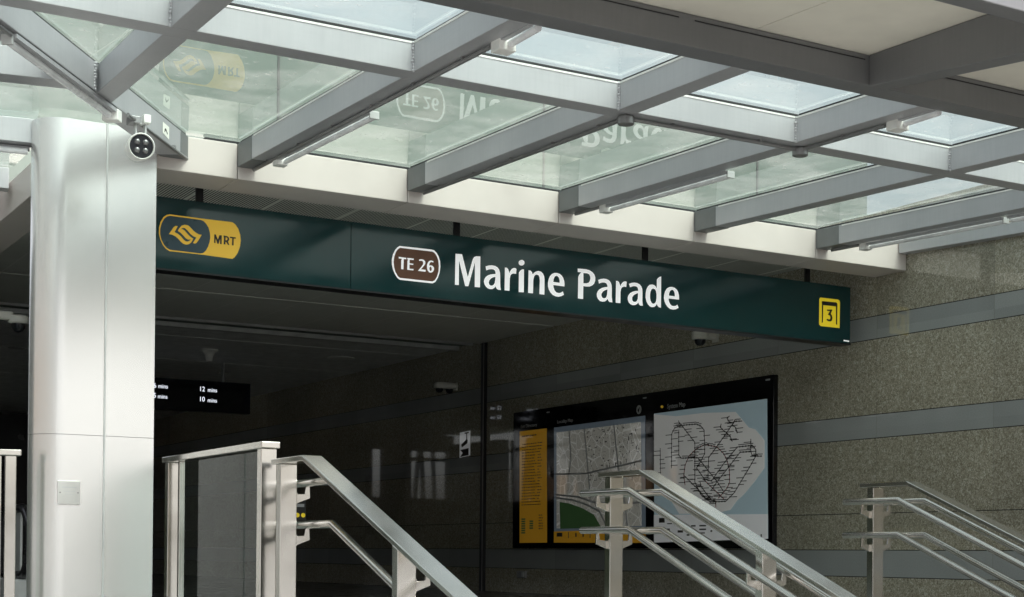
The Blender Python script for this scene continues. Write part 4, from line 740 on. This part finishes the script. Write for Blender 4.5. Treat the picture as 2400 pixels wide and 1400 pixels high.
# two little screw holes in the ceiling
# black and yellow notice beyond the nearest handrail post
t=thing('caution_notice',(5.77,14,.0),'black and yellow notice stand partly hidden behind the nearest handrail post','notice')
obj('board',MB().box(5.62,5.83,13.99,14.01,.31,.53),'black',t)
mb=MB(); 
for i in range(3): mb.lathe((5.68+i*.06,13.987,.36),[(.022,0),(.022,-.002)],14,(0,1,0))
obj('symbol',mb,'exit_yellow',t); obj('symbol',MB().box(5.65,5.81,13.985,13.989,.44,.47),'greyink',t)
obj('stand',MB().tube([(5.72,14,-.52),(5.72,14,.31)],.015,10),'black',t)
# escalator beyond the column
t=thing('escalator',(3.2,14.5,ZL),'escalator end with black curved handrail glimpsed left of the column','escalator')
pts=[(3.12,13.75+.28*math.cos(R(a)),.08+.30*math.sin(R(a))) for a in range(-100,92,12)]
pts=[(3.12,15.9,-.25)]+[(3.12,13.98-.28*math.cos(R(a)),.07+.30*math.sin(R(a))) for a in range(-80,90,10)]+[(3.12,15.9,.37)]
obj('handrail_belt',MB().tube(pts,.04,12),'rubber',t,smooth=True)
obj('balustrade_panel',MB().box(3.11,3.13,14.0,15.9,-.2,.33),'alu',t)
obj('skirt',MB().box(3.02,3.22,13.9,15.9,ZL+.001,-.26),'alu',t,bevel=.02)
# ================================================================ SLANTED COLONNADE seen in the reflections
rr=random.Random(21)
GV='slanted posts along the open left side'
for y,top,x in ((17.5,17.9,2.55),(18.9,18.4,2.55),(19.9,20.3,2.55),(24.6,25.0,2.55),(25.5,25.1,2.55),(26.1,26.5,2.55),(27.8,28.1,2.55),(28.7,28.25,2.55),(28.95,29.2,2.55),(29.7,30.1,2.55),(30.55,30.15,2.55),(30.9,31.1,2.55)):
    meta(obj('slanted_post',MB().bar((x,y,ZL),(x,top,2.66),.13,.13,up=(1,0,0)),'slate'),'dark slanted steel post of the open side colonnade','post',GV)
for x,top in ((4.75,4.85),(3.75,3.45),(3.25,3.42),(2.95,3.1)):
    meta(obj('slanted_post',MB().bar((x,34.3,ZL),(top,34.3,2.9),.09,.09,up=(0,1,0)),'slate'),'dark slanted steel post of the open side colonnade','post',GV)
meta(obj('transom_rail',MB().box(2.60,2.69,17.0,31.2,2.38,2.46),'slate'),'dark horizontal rail across the slanted posts','rail')
meta(obj('planter_hedge',MB().box(.2,.9,14.5,40,ZL,.95),'grass'),'clipped green hedge outside the colonnade','hedge')
ob=thing('apartment_block',(-26,10,-1.6),'white apartment building with orange bands across the street','building')
obj('wall',MB().box(-30,-24,-55,75,-1.6,11),'bwhite',ob); obj('band',MB().box(-23.99,-23.9,-55,75,3.2,4.3),'orange',ob)
for j in range(30):
  for zz in (1.0,5.2,8.2): obj('window',MB().box(-23.99,-23.95,-53+j*4.2,-50.6+j*4.2,zz,zz+1.6),'bwin',ob)
def tree(x,y,h,lab):
    t=thing('street_tree',(x,y,-1.6),lab,'tree','street trees outside the colonnade')
    mb=MB(); mb.tube([(x,y,-1.6),(x+.05,y,h*.3-1.6),(x-.05,y+.1,h*.6-1.6)],.11,8); 
    for a in range(5): mb.tube([(x,y,h*.4-1.6),(x+math.cos(a*1.3)*h*.2,y+math.sin(a*1.3)*h*.2,h*.75-1.6)],.04,6)
    obj('trunk',mb,'bark',t); rr=random.Random(int(y*10)); mb=MB()
    for _ in range(1500):
        u=Vector((rr.gauss(0,1),rr.gauss(0,1),rr.gauss(0,1))).normalized()*rr.random()**.4
        c=Vector((x+u.x*h*.33,y+u.y*h*.33,h*.68-1.6+u.z*h*.3)); a=Vector((rr.uniform(-1,1),rr.uniform(-1,1),rr.uniform(-1,1)))*.12; b=a.cross(Vector((rr.random(),rr.random(),rr.random())))*5
        b=b.normalized()*.09 if b.length>0 else Vector((.1,0,0)); mb.add([c-a,c+b,c+a,c-b],[(0,1,2,3)])
    obj('crown',mb,'leaf',t,rec=False)
tree(-8,26,4.6,'small leafy tree outside, nearer the entrance'); tree(-11,38,5.5,'larger leafy tree outside, farther down the street')
